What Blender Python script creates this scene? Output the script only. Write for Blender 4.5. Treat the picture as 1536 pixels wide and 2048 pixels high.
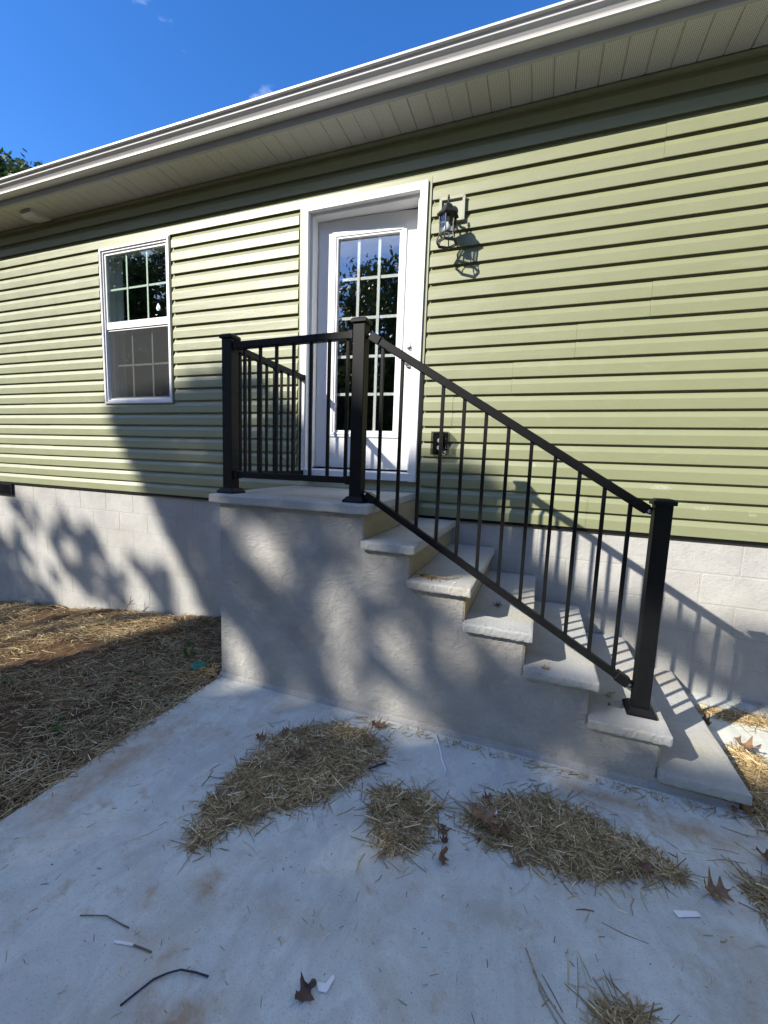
import bpy, bmesh, math, random
import numpy as np
from mathutils import Vector, Matrix

for o in list(bpy.data.objects): bpy.data.objects.remove(o)
scene = bpy.context.scene
COL = scene.collection
rnd = random.Random(7)
rng = np.random.default_rng(11)

# ------------------------------------------------------------------ camera
cam_d = bpy.data.cameras.new('camera')
cam = bpy.data.objects.new('camera', cam_d); COL.objects.link(cam)
CR = Vector((0.93707321, 0.34723017, 0.03640054)); CU = Vector((-0.07541735, 0.0995188, 0.99217349)); CF = Vector((-0.34089003, 0.93248443, -0.11944358))
M = Matrix((CR, CU, -CF)).transposed().to_4x4()
M.translation = Vector((0.7625, -3.1799, 1.4017))
cam.matrix_world = M
cam_d.sensor_fit = 'VERTICAL'; cam_d.sensor_height = 36.0; cam_d.sensor_width = 27.0
cam_d.lens = 836.6144 / 2048 * 36.0
cam_d.clip_start = 0.02; cam_d.clip_end = 3000
scene.camera = cam

# ------------------------------------------------------------------ light
SUN = Vector((0.86, 1.0, -0.88)).normalized()      # direction the light travels
ELEV = math.asin(-SUN.z); ROT = math.atan2(-SUN.x, -SUN.y)
world = bpy.data.worlds.new('World'); scene.world = world; world.use_nodes = True
wn = world.node_tree; wn.nodes.clear()
sky = wn.nodes.new('ShaderNodeTexSky'); sky.sky_type = 'NISHITA'; sky.sun_disc = False
sky.sun_elevation = ELEV; sky.sun_rotation = ROT; sky.air_density = 1.0; sky.dust_density = 0.6; sky.ozone_density = 4.0; sky.altitude = 1200
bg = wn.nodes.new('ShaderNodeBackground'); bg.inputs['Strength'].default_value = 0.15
wo_ = wn.nodes.new('ShaderNodeOutputWorld')
hs = wn.nodes.new('ShaderNodeHueSaturation'); hs.inputs['Saturation'].default_value = 1.25; hs.inputs['Hue'].default_value = .508; hs.inputs['Value'].default_value = .76
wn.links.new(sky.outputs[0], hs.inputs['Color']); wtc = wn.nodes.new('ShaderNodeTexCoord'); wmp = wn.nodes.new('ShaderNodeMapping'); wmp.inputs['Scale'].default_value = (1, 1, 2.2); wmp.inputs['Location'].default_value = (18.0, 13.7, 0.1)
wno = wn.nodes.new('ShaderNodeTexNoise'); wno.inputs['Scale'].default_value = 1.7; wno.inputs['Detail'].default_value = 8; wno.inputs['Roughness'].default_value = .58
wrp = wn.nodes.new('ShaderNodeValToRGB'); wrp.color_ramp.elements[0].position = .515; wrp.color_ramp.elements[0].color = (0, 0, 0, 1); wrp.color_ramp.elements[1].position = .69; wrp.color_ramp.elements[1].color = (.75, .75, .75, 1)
wmx = wn.nodes.new('ShaderNodeMix'); wmx.data_type = 'RGBA'; wmx.inputs['B'].default_value = (6.6, 6.6, 6.7, 1)  # noise clouds; cover and offset chosen to add neutral fill from unseen sky
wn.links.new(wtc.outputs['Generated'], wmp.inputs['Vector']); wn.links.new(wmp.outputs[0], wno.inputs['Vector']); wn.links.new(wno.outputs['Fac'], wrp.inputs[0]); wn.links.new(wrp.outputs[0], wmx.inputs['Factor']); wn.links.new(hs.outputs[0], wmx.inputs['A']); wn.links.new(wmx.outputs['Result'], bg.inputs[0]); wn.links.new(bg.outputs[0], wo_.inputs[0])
sun_d = bpy.data.lights.new('sun', 'SUN'); sun_d.energy = 3.35; sun_d.angle = math.radians(0.53); sun_d.color = (1.0, 0.94, 0.84)
sun = bpy.data.objects.new('sun', sun_d); COL.objects.link(sun)
sun.rotation_euler = SUN.to_track_quat('-Z', 'Y').to_euler(); sun.location = (-12, -14, 14)
scene.view_settings.view_transform = 'Standard'; scene.view_settings.look = 'None'
scene.view_settings.gamma = 1.0; scene.view_settings.use_curve_mapping = False
scene.view_settings.exposure = 1.40

# ------------------------------------------------------------------ helpers
ORG = {}
def world_org(o): return ORG.get(o.name, Vector((0, 0, 0)))
def empty(name, loc, label=None, cat=None, group=None):
    o = bpy.data.objects.new(name, None); COL.objects.link(o); o.location = loc; o.empty_display_size = .1
    ORG[o.name] = Vector(loc); tag(o, label, cat, group); return o
def tag(o, label=None, cat=None, group=None, kind=None):
    if label: o['label'] = label
    if cat: o['category'] = cat
    if group: o['group'] = group
    if kind: o['kind'] = kind
    return o
def place(name, mesh, mat, parent, org):
    o = bpy.data.objects.new(name, mesh); COL.objects.link(o); org = Vector(org)
    if parent is not None:
        o.parent = parent; o.location = org - world_org(parent)
    else: o.location = org
    ORG[o.name] = org
    if mat and not mesh.materials: mesh.materials.append(mat)
    return o

class MB:
    def __init__(s): s.v = []; s.f = []
    def add(s, vs, fs):
        n = len(s.v); s.v += [tuple(v) for v in vs]; s.f += [tuple(i + n for i in f) for f in fs]; return s
    def box(s, x0, x1, y0, y1, z0, z1):
        vs = [(x, y, z) for z in (z0, z1) for y in (y0, y1) for x in (x0, x1)]
        return s.add(vs, [(0, 2, 3, 1), (4, 5, 7, 6), (0, 1, 5, 4), (2, 6, 7, 3), (0, 4, 6, 2), (1, 3, 7, 5)])
    def prism(s, poly, axis, a, b):
        # poly: 2D points; axis 'x': (y,z) along x, 'y': (x,z) along y, 'z': (x,y) along z
        def P(q, t): return {'x': (t, q[0], q[1]), 'y': (q[0], t, q[1]), 'z': (q[0], q[1], t)}[axis]
        n = len(poly); vs = [P(q, a) for q in poly] + [P(q, b) for q in poly]
        fs = [tuple(range(n)), tuple(range(2 * n - 1, n - 1, -1))] + [(i, (i + 1) % n, n + (i + 1) % n, n + i) for i in range(n)]
        return s.add(vs, fs)
    def bar(s, p, q, w, h, up=(0, 0, 1)):
        p = Vector(p); q = Vector(q); d = (q - p).normalized(); up = Vector(up)
        r = d.cross(up).normalized(); u = r.cross(d).normalized()
        vs = [e + r * (sx * w / 2) + u * (sy * h / 2) for e in (p, q) for sx, sy in ((-1, -1), (1, -1), (1, 1), (-1, 1))]
        return s.add(vs, [(0, 1, 2, 3), (7, 6, 5, 4), (0, 4, 5, 1), (1, 5, 6, 2), (2, 6, 7, 3), (3, 7, 4, 0)])
    def tube(s, pts, rad, seg=8):
        pts = [Vector(p) for p in pts]; n = len(pts); rads = rad if isinstance(rad, (list, tuple)) else [rad] * n
        vs = []; prev = None
        for i, p in enumerate(pts):
            d = (pts[min(i + 1, n - 1)] - pts[max(i - 1, 0)]).normalized()
            if prev is None: r = d.orthogonal().normalized()
            else: r = (prev - d * prev.dot(d)).normalized()
            prev = r; u = d.cross(r)
            for k in range(seg):
                a = 2 * math.pi * k / seg; vs.append(p + (r * math.cos(a) + u * math.sin(a)) * rads[i])
        fs = [(i * seg + k, i * seg + (k + 1) % seg, (i + 1) * seg + (k + 1) % seg, (i + 1) * seg + k) for i in range(n - 1) for k in range(seg)]
        fs += [tuple(range(seg - 1, -1, -1)), tuple((n - 1) * seg + k for k in range(seg))]
        return s.add(vs, fs)
    def lathe(s, c, prof, seg=16, axis='z', rot=0.0, close=True):
        # prof: [(r, h)]
        vs = []; c = Vector(c)
        for r, h in prof:
            for k in range(seg):
                a = 2 * math.pi * k / seg + rot
                o = (r * math.cos(a), r * math.sin(a), h) if axis == 'z' else (r * math.cos(a), h, r * math.sin(a))
                vs.append(c + Vector(o))
        n = len(prof)
        fs = [(i * seg + k, i * seg + (k + 1) % seg, (i + 1) * seg + (k + 1) % seg, (i + 1) * seg + k) for i in range(n - 1) for k in range(seg)]
        if close: fs += [tuple(range(seg - 1, -1, -1)), tuple((n - 1) * seg + k for k in range(seg))]
        return s.add(vs, fs)
    def mesh(s, name, org, bevel=0, bseg=1, smooth=False, fixn=True):
        me = bpy.data.meshes.new(name); org = Vector(org)
        me.from_pydata([Vector(v) - org for v in s.v], [], s.f)
        if fixn or bevel:
            bm = bmesh.new(); bm.from_mesh(me)
            if fixn: bmesh.ops.recalc_face_normals(bm, faces=bm.faces)
            if bevel: bmesh.ops.bevel(bm, geom=list(bm.edges), offset=bevel, segments=bseg, profile=.5, affect='EDGES', clamp_overlap=True)
            bm.to_mesh(me); bm.free()
        if smooth:
            for p_ in me.polygons: p_.use_smooth = True
        me.update(); return me
    def build(s, name, mat, parent=None, org=None, **k):
        if org is None:
            a = np.array(s.v); org = ((a[:, 0].min() + a[:, 0].max()) / 2, (a[:, 1].min() + a[:, 1].max()) / 2, a[:, 2].min())
        return place(name, s.mesh(name, org, **k), mat, parent, org)

# ------------------------------------------------------------------ materials
def newmat(name):
    m = bpy.data.materials.new(name); m.use_nodes = True; nt = m.node_tree
    b = nt.nodes['Principled BSDF']; return m, nt, b
def node(nt, t, **kw):
    n = nt.nodes.new(t)
    for k, v in kw.items():
        if k.startswith('i_'): n.inputs[k[2:].replace('_', ' ')].default_value = v
        else: setattr(n, k, v)
    return n
def coords(nt, kind='Object', scale=(1, 1, 1)):
    tc = node(nt, 'ShaderNodeTexCoord'); mp = node(nt, 'ShaderNodeMapping'); mp.inputs['Scale'].default_value = scale
    nt.links.new(tc.outputs[kind], mp.inputs['Vector']); return mp.outputs[0]
def wcoords(nt, scale=(1, 1, 1)):
    g = node(nt, 'ShaderNodeNewGeometry'); mp = node(nt, 'ShaderNodeMapping'); mp.inputs['Scale'].default_value = scale
    nt.links.new(g.outputs['Position'], mp.inputs['Vector']); return mp.outputs[0]
def noise(nt, vec, scale, detail=5, rough=.55, dist=0.0):
    n = node(nt, 'ShaderNodeTexNoise'); n.inputs['Scale'].default_value = scale; n.inputs['Detail'].default_value = detail
    n.inputs['Roughness'].default_value = rough; n.inputs['Distortion'].default_value = dist; nt.links.new(vec, n.inputs['Vector']); return n.outputs['Fac']
def ramp(nt, fac, stops):
    r = node(nt, 'ShaderNodeValToRGB'); el = r.color_ramp.elements
    while len(el) < len(stops): el.new(.5)
    for e, (p, c) in zip(el, stops):
        e.position = p; e.color = (c, c, c, 1) if isinstance(c, (int, float)) else (*c, 1)
    nt.links.new(fac, r.inputs[0]); return r.outputs[0]
def mix(nt, fac, a, b, mode='MIX'):
    m = node(nt, 'ShaderNodeMix', data_type='RGBA', blend_type=mode)
    for sock, val in ((m.inputs['Factor'], fac), (m.inputs['A'], a), (m.inputs['B'], b)):
        if hasattr(val, 'links') or isinstance(val, bpy.types.NodeSocket): nt.links.new(val, sock)
        elif isinstance(val, (int, float)): sock.default_value = val
        else: sock.default_value = (*val, 1)
    return m.outputs['Result']
def bump(nt, b, h, strength, dist, prev=None):
    n = node(nt, 'ShaderNodeBump'); n.inputs['Strength'].default_value = strength; n.inputs['Distance'].default_value = dist
    nt.links.new(h, n.inputs['Height'])
    if prev is not None: nt.links.new(prev, n.inputs['Normal'])
    if b is not None: nt.links.new(n.outputs[0], b.inputs['Normal'])
    return n.outputs[0]

def mat_plain(name, col, rough=.5, var=.06, scale=6, spec=.5, metal=0, bumps=0.0, bscale=300):
    m, nt, b = newmat(name); w = wcoords(nt)
    c = mix(nt, ramp(nt, noise(nt, w, scale), [(.3, 0.0), (.7, 1.0)]), tuple(x * (1 - var) for x in col), tuple(min(1, x * (1 + var)) for x in col))
    nt.links.new(c, b.inputs['Base Color']); b.inputs['Roughness'].default_value = rough; b.inputs['Specular IOR Level'].default_value = spec; b.inputs['Metallic'].default_value = metal
    if bumps: bump(nt, b, noise(nt, w, bscale, 3), bumps, .002)
    return m

def _off(nt, s_, k):
    n = node(nt, 'ShaderNodeMath', operation='ADD'); nt.links.new(s_, n.inputs[0]); n.inputs[1].default_value = k; return n.outputs[0]
def mat_siding():
    m, nt, b = newmat('vinyl_siding'); w = wcoords(nt)
    col = mix(nt, noise(nt, w, 1.3, 4), (.212, .226, .117), (.236, .248, .134))
    grain = noise(nt, wcoords(nt, (6, 60, 140)), 3.0, 4)
    col = mix(nt, ramp(nt, grain, [(.35, 0.0), (.7, .22)]), col, (.265, .28, .165))
    # dust smudges and dried splashes
    sm = ramp(nt, noise(nt, wcoords(nt, (1, 1, 2.2)), 5.5, 6, .62, .6), [(.6, 0.0), (.78, .25)])
    col = mix(nt, sm, col, (.38, .38, .29))
    for (px, pz, rx, rz) in ((1.50, 1.30, .16, .05), (1.62, 1.22, .12, .04), (1.75, 1.18, .10, .04), (.72, 1.42, .05, .05), (2.0, 1.16, .06, .03)):
        mp = node(nt, 'ShaderNodeMapping'); mp.inputs['Location'].default_value = (-px / rx, 0, -pz / rz); mp.inputs['Scale'].default_value = (1 / rx, 0, 1 / rz); g = node(nt, 'ShaderNodeNewGeometry'); nt.links.new(g.outputs['Position'], mp.inputs['Vector'])
        ln = node(nt, 'ShaderNodeVectorMath', operation='LENGTH'); nt.links.new(mp.outputs[0], ln.inputs[0])
        ad = node(nt, 'ShaderNodeMath', operation='MULTIPLY_ADD'); nt.links.new(noise(nt, wcoords(nt, (.6, 1, 2.2)), 30, 4, .6, 3.5), ad.inputs[0]); ad.inputs[1].default_value = -2.6; nt.links.new(ln.outputs['Value'], ad.inputs[2])
        col = mix(nt, ramp(nt, _off(nt, ad.outputs[0], 1.25), [(.10, .30), (.24, 0.0)]), col, (.52, .53, .45))
    nt.links.new(col, b.inputs['Base Color'])
    rr = ramp(nt, noise(nt, w, 7, 4), [(.3, .40), (.7, .5)]); nt.links.new(rr, b.inputs['Roughness'])
    b.inputs['Specular IOR Level'].default_value = .75
    n1 = bump(nt, None, grain, .16, .003)
    bump(nt, b, noise(nt, wcoords(nt, (1.0, 1, 5)), 2.2, 2), .35, .006, n1)
    return m
def mat_parge(name, a, bcol, tan, trowel=1.0, stain=.5, lump=.5):
    m, nt, b = newmat(name); w = wcoords(nt)
    c = mix(nt, ramp(nt, noise(nt, w, 2.6, 6, .6, .5), [(.3, 0.0), (.7, 1.0)]), a, bcol)
    c = mix(nt, ramp(nt, noise(nt, w, 1.1, 4, .6), [(.5, 0.0), (.75, stain)]), c, tan)
    c = mix(nt, ramp(nt, noise(nt, w, 55, 5, .7), [(.35, .14), (.6, 0.0)]), c, tuple(x * .6 for x in a))
    nt.links.new(c, b.inputs['Base Color']); b.inputs['Roughness'].default_value = .9; b.inputs['Specular IOR Level'].default_value = .25
    wv = noise(nt, wcoords(nt, (1, 1, 1)), 9, 6, .62, 1.6)
    n1 = bump(nt, None, wv, .55 * trowel, .012)
    sw = noise(nt, wcoords(nt, (1.0, 1.0, 2.4)), 6.5, 3, .5, 3.5); n1 = bump(nt, None, ramp(nt, sw, [(.44, 0.0), (.5, 1.0), (.56, 0.15)]), .35 * trowel, .006, n1)
    n2 = bump(nt, None, noise(nt, w, 3.0, 3), lump, .02, n1)
    bump(nt, b, noise(nt, w, 140, 4, .7), .35, .0018, n2)
    return m
def mat_slab():
    m, nt, b = newmat('slab_concrete'); w = wcoords(nt)
    c = mix(nt, ramp(nt, noise(nt, w, 1.7, 7, .6, .3), [(.3, 0.0), (.7, 1.0)]), (.53, .56, .505), (.65, .68, .61))
    c = mix(nt, ramp(nt, noise(nt, w, 9, 6, .65), [(.42, .0), (.62, .4)]), c, (.45, .465, .425))
    # clay stains
    st = noise(nt, w, 2.3, 6, .65, .8); c = mix(nt, ramp(nt, st, [(.50, 0.0), (.66, .55)]), c, (.46, .38, .27))
    st2 = noise(nt, w, 11, 5, .6); c = mix(nt, ramp(nt, st2, [(.58, 0.0), (.72, .7)]), c, (.42, .29, .17))
    c = mix(nt, ramp(nt, noise(nt, wcoords(nt, (1.6, .7, 1)), 4.2, 6, .68, 1.2), [(.38, .5), (.55, 0.0)]), c, (.40, .415, .38))
    for (px, py, rx, ry, amt) in ((0.03, -2.52, .17, .12, 1.0), (-.16, -2.22, .10, .08, .8), (-.30, -2.13, .06, .05, .6), (1.12, -1.30, .40, .10, .8), (-.93, -1.95, .17, .8, .7), (1.42, -1.35, .30, .12, .75), (1.5, -1.9, .35, .3, .5), (-.72, -1.62, .2, .12, .45), (.12, -2.2, .2, .1, .4), (.75, -1.95, .25, .1, .3)):
        mp = node(nt, 'ShaderNodeMapping'); mp.inputs['Location'].default_value = (-px / rx, -py / ry, 0); mp.inputs['Scale'].default_value = (1 / rx, 1 / ry, 0)
        g = node(nt, 'ShaderNodeNewGeometry'); nt.links.new(g.outputs['Position'], mp.inputs['Vector'])
        ln = node(nt, 'ShaderNodeVectorMath', operation='LENGTH'); nt.links.new(mp.outputs[0], ln.inputs[0])
        ad = node(nt, 'ShaderNodeMath', operation='MULTIPLY_ADD'); nt.links.new(noise(nt, w, 16, 6, .7), ad.inputs[0]); ad.inputs[1].default_value = 2.2; nt.links.new(ln.outputs['Value'], ad.inputs[2])
        c = mix(nt, ramp(nt, _scale(nt, ad.outputs[0], .45), [(.46, amt), (.86, 0.0)]), c, (.36, .235, .12))
    c = mix(nt, ramp(nt, noise(nt, w, 38, 6, .75), [(.36, .2), (.62, 0.0)]), c, (.42, .40, .36))
    # fine specks
    c = mix(nt, ramp(nt, noise(nt, w, 170, 3, .6), [(.33, .5), (.43, 0.0)]), c, (.22, .21, .19))
    nt.links.new(c, b.inputs['Base Color']); b.inputs['Roughness'].default_value = .88; b.inputs['Specular IOR Level'].default_value = .3
    n1 = bump(nt, None, noise(nt, w, 120, 5, .7), .35, .002)
    n2 = bump(nt, None, noise(nt, wcoords(nt, (5, 70, 1)), 4, 3), .12, .002, n1)
    bump(nt, b, noise(nt, w, 4, 4), .25, .01, n2)
    return m
def _scale(nt, s, k):
    n = node(nt, 'ShaderNodeMath', operation='MULTIPLY'); nt.links.new(s, n.inputs[0]); n.inputs[1].default_value = k; return n.outputs[0]
def mat_tread():
    m, nt, b = newmat('broomed_concrete'); w = wcoords(nt)
    c = mix(nt, ramp(nt, noise(nt, w, 3.2, 6, .6), [(.3, 0.0), (.7, 1.0)]), (.33, .335, .318), (.44, .445, .42))
    c = mix(nt, ramp(nt, noise(nt, w, 2.1, 5, .6), [(.48, 0.0), (.68, .6)]), c, (.37, .315, .22))
    br = noise(nt, wcoords(nt, (150, 3, 150)), 1.0, 4, .6)
    c = mix(nt, ramp(nt, br, [(.35, .3), (.6, 0.0)]), c, (.33, .33, .32))
    c = mix(nt, ramp(nt, noise(nt, w, 60, 5, .7), [(.34, .4), (.46, 0.0)]), c, (.25, .24, .23))
    nt.links.new(c, b.inputs['Base Color']); b.inputs['Roughness'].default_value = .9; b.inputs['Specular IOR Level'].default_value = .25
    n1 = bump(nt, None, br, .45, .003); bump(nt, b, noise(nt, w, 70, 6, .75), .7, .005, n1)
    return m
def mat_soil():
    m, nt, b = newmat('clay_soil'); w = wcoords(nt)
    c = mix(nt, ramp(nt, noise(nt, w, 3, 6, .65), [(.3, 0.0), (.7, 1.0)]), (.06, .036, .02), (.14, .08, .04))
    c = mix(nt, ramp(nt, noise(nt, w, .9, 5, .6), [(.5, 0.0), (.62, .7)]), c, (.085, .065, .036))
    nt.links.new(c, b.inputs['Base Color']); b.inputs['Roughness'].default_value = .95; b.inputs['Specular IOR Level'].default_value = .15
    bump(nt, b, noise(nt, w, 30, 7, .7), 1.0, .02); return m
def mat_island(name, stops, rough=.7, trans=0.0):
    m, nt, b = newmat(name); g = node(nt, 'ShaderNodeNewGeometry'); c = ramp(nt, g.outputs['Random Per Island'], stops)
    nt.links.new(c, b.inputs['Base Color']); b.inputs['Roughness'].default_value = rough; b.inputs['Specular IOR Level'].default_value = .35
    if trans:
        t = node(nt, 'ShaderNodeBsdfTranslucent'); nt.links.new(c, t.inputs['Color']); ms = node(nt, 'ShaderNodeMixShader'); ms.inputs[0].default_value = trans
        nt.links.new(b.outputs[0], ms.inputs[1]); nt.links.new(t.outputs[0], ms.inputs[2]); nt.links.new(ms.outputs[0], nt.nodes['Material Output'].inputs[0])
    return m
def mat_glass(name, tint, ior=1.9):
    m = bpy.data.materials.new(name); m.use_nodes = True; nt = m.node_tree; nt.nodes.clear()
    out = node(nt, 'ShaderNodeOutputMaterial'); t = node(nt, 'ShaderNodeBsdfTransparent'); t.inputs[0].default_value = (*tint, 1)
    g = node(nt, 'ShaderNodeBsdfGlossy'); g.inputs['Roughness'].default_value = 0.0; g.inputs['Color'].default_value = (1, 1, 1, 1)
    w = wcoords(nt); nb = bump(nt, None, noise(nt, w, 2.2, 2), .02, .02); nt.links.new(nb, g.inputs['Normal'])
    f0 = ((ior - 1) / (ior + 1)) ** 2
    lw = node(nt, 'ShaderNodeLayerWeight'); lw.inputs['Blend'].default_value = .5
    pw = node(nt, 'ShaderNodeMath', operation='POWER'); nt.links.new(lw.outputs['Facing'], pw.inputs[0]); pw.inputs[1].default_value = 5.0
    fr = node(nt, 'ShaderNodeMath', operation='MULTIPLY_ADD'); nt.links.new(pw.outputs[0], fr.inputs[0]); fr.inputs[1].default_value = 1 - f0; fr.inputs[2].default_value = f0; ms = node(nt, 'ShaderNodeMixShader')
    nt.links.new(fr.outputs[0], ms.inputs[0]); nt.links.new(t.outputs[0], ms.inputs[1]); nt.links.new(g.outputs[0], ms.inputs[2]); nt.links.new(ms.outputs[0], out.inputs[0])
    return m
def mat_screen():
    m = bpy.data.materials.new('insect_screen'); m.use_nodes = True; nt = m.node_tree; nt.nodes.clear()
    out = node(nt, 'ShaderNodeOutputMaterial'); t = node(nt, 'ShaderNodeBsdfTransparent'); d = node(nt, 'ShaderNodeBsdfDiffuse')
    d.inputs[0].default_value = (.075, .077, .078, 1); ms = node(nt, 'ShaderNodeMixShader')
    w = wcoords(nt); f = ramp(nt, noise(nt, w, 260, 2), [(.3, .28), (.7, .42)])
    nt.links.new(f, ms.inputs[0]); nt.links.new(t.outputs[0], ms.inputs[1]); nt.links.new(d.outputs[0], ms.inputs[2]); nt.links.new(ms.outputs[0], out.inputs[0]); return m
def mat_soffit():
    m, nt, b = newmat('perforated_soffit'); w = wcoords(nt, (1, 1, 0))
    v = node(nt, 'ShaderNodeTexVoronoi', feature='F1'); v.inputs['Scale'].default_value = 95; v.inputs['Randomness'].default_value = .12; nt.links.new(w, v.inputs['Vector'])
    dots = ramp(nt, v.outputs['Distance'], [(.20, 1.0), (.30, 0.0)])
    c = mix(nt, noise(nt, wcoords(nt), 2, 4), (.58, .57, .52), (.63, .62, .57))
    c = mix(nt, dots, c, (.12, .12, .11)); nt.links.new(c, b.inputs['Base Color']); b.inputs['Roughness'].default_value = .55
    return m
def mat_leaf_brown():
    m, nt, b = newmat('oak_leaf'); o = node(nt, 'ShaderNodeObjectInfo'); w = wcoords(nt)
    c = ramp(nt, o.outputs['Random'], [(0.0, (.24, .10, .045)), (.4, (.15, .07, .04)), (.7, (.30, .17, .08)), (1.0, (.085, .048, .038))])
    c = mix(nt, ramp(nt, noise(nt, w, 60, 5), [(.4, 0.0), (.65, .5)]), c, (.05, .03, .02))
    nt.links.new(c, b.inputs['Base Color']); b.inputs['Roughness'].default_value = .6; bump(nt, b, noise(nt, w, 120, 4), .6, .003); return m
def mat_bark():
    m, nt, b = newmat('bark'); w = wcoords(nt, (1, 1, .25)); n = noise(nt, w, 14, 6, .7)
    nt.links.new(ramp(nt, n, [(.35, (.035, .026, .02)), (.7, (.13, .10, .075))]), b.inputs['Base Color']); b.inputs['Roughness'].default_value = .95; bump(nt, b, n, 1.0, .04); return m
def mat_shingle():
    m, nt, b = newmat('roof_shingle'); w = wcoords(nt); br = node(nt, 'ShaderNodeTexBrick'); br.inputs['Scale'].default_value = 1.0; br.inputs['Brick Width'].default_value = .33; br.inputs['Row Height'].default_value = .14; br.inputs['Mortar Size'].default_value = .006
    br.inputs['Color1'].default_value = (.06, .058, .055, 1); br.inputs['Color2'].default_value = (.10, .095, .09, 1); br.inputs['Mortar'].default_value = (.02, .02, .02, 1)
    nt.links.new(w, br.inputs['Vector']); nt.links.new(br.outputs[0], b.inputs['Base Color']); b.inputs['Roughness'].default_value = .95; return m

MT = dict(
    siding=mat_siding(), block=mat_parge('parged_block', (.35, .345, .33), (.46, .455, .43), (.37, .34, .285), .6, .5, .4),
    mortar=mat_parge('parged_joint', (.345, .335, .31), (.43, .42, .39), (.34, .31, .255), .5, .5, .4),
    plinth=mat_parge('stucco_plinth', (.285, .277, .26), (.43, .418, .39), (.36, .315, .25), 1.25, .5, .8),
    slab=mat_slab(), tread=mat_tread(), soil=mat_soil(), soffit=mat_soffit(),
    white=mat_plain('white_vinyl', (.78, .78, .77), .38, .03, 4), door=mat_plain('white_door_paint', (.76, .77, .78), .42, .03, 3),
    trimgreen=mat_plain('siding_trim', (.27, .285, .175), .45, .05, 8), gutter=mat_plain('gutter_aluminium', (.66, .65, .63), .42, .04, 2.5),
    fascia=mat_plain('fascia_aluminium', (.40, .40, .38), .5, .05, 3), black=mat_plain('black_powder_coat', (.0045, .005, .0055), .5, .2, 20, .2, 0, .12, 500),
    lampmetal=mat_plain('lantern_metal', (.012, .015, .015), .5, .2, 30, .3), lampglass=mat_glass('lantern_glass', (.92, .93, .94), 1.75),
    glass=mat_glass('window_glass', (.86, .92, .88), 2.0), doorglass=mat_glass('door_glass', (.93, .95, .94), 2.4), screen=mat_screen(),
    bar=mat_plain('grille_white', (.80, .80, .79), .45, .02), dark=mat_plain('dark_interior', (.05, .05, .05), .9, .1), interior=mat_plain('room_paint', (.22, .22, .21), .9, .05),
    chrome=mat_plain('satin_nickel', (.72, .70, .67), .28, .05, 20, .5, 1.0), sheath=mat_plain('sheathing', (.30, .25, .18), .9, .1), roof=mat_shingle(),
    straw=mat_island('straw', [(0, (.13, .083, .035)), (.3, (.27, .185, .08)), (.65, (.40, .29, .135)), (.86, (.57, .43, .22)), (1, (.85, .71, .45))], .6),
    strawyard=mat_island('straw_weathered', [(0, (.10, .068, .03)), (.35, (.24, .17, .08)), (.7, (.40, .295, .145)), (.92, (.56, .45, .25)), (1, (.78, .67, .43))], .65),
    leaf=mat_island('tree_leaf', [(0, (.02, .045, .012)), (.4, (.04, .075, .02)), (.8, (.06, .10, .028)), (1, (.10, .11, .03))], .5, .25), bark=mat_bark(),
    weed=mat_island('weed_leaf', [(0, (.03, .09, .015)), (1, (.07, .16, .03))], .5, .3), oak=mat_leaf_brown(), plastic=mat_plain('white_plastic', (.80, .80, .80), .4, .02),
    teal=mat_plain('green_plastic_lid', (.02, .22, .15), .45, .15, 40), twig=mat_plain('twig_bark', (.16, .115, .075), .85, .3, 60), wire=mat_plain('navy_wire', (.018, .02, .06), .4, .1),
    clear=mat_glass('clear_plastic', (.80, .80, .80), 1.6), acorn=mat_plain('acorn_shell', (.07, .05, .045), .4, .2, 80), brown=mat_plain('riser_stain', (.4, .35, .27), .9), sticker=mat_plain('sticker_blue', (.05, .30, .42), .4),
    riser=mat_parge('clay_stained_riser', (.30, .245, .155), (.39, .325, .215), (.24, .175, .09), .8, .6, .5), drystem=mat_plain('dry_stem_tan', (.36, .27, .16), .8, .2, 60), blockplate=mat_plain('mounting_block_vinyl', (.33, .34, .25), .45, .04, 8), bulb=mat_plain('bulb_glass', (.85, .85, .83), .15, .01), oldwood=mat_plain('sill_composite', (.70, .71, .72), .5, .05, 12),
)

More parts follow.
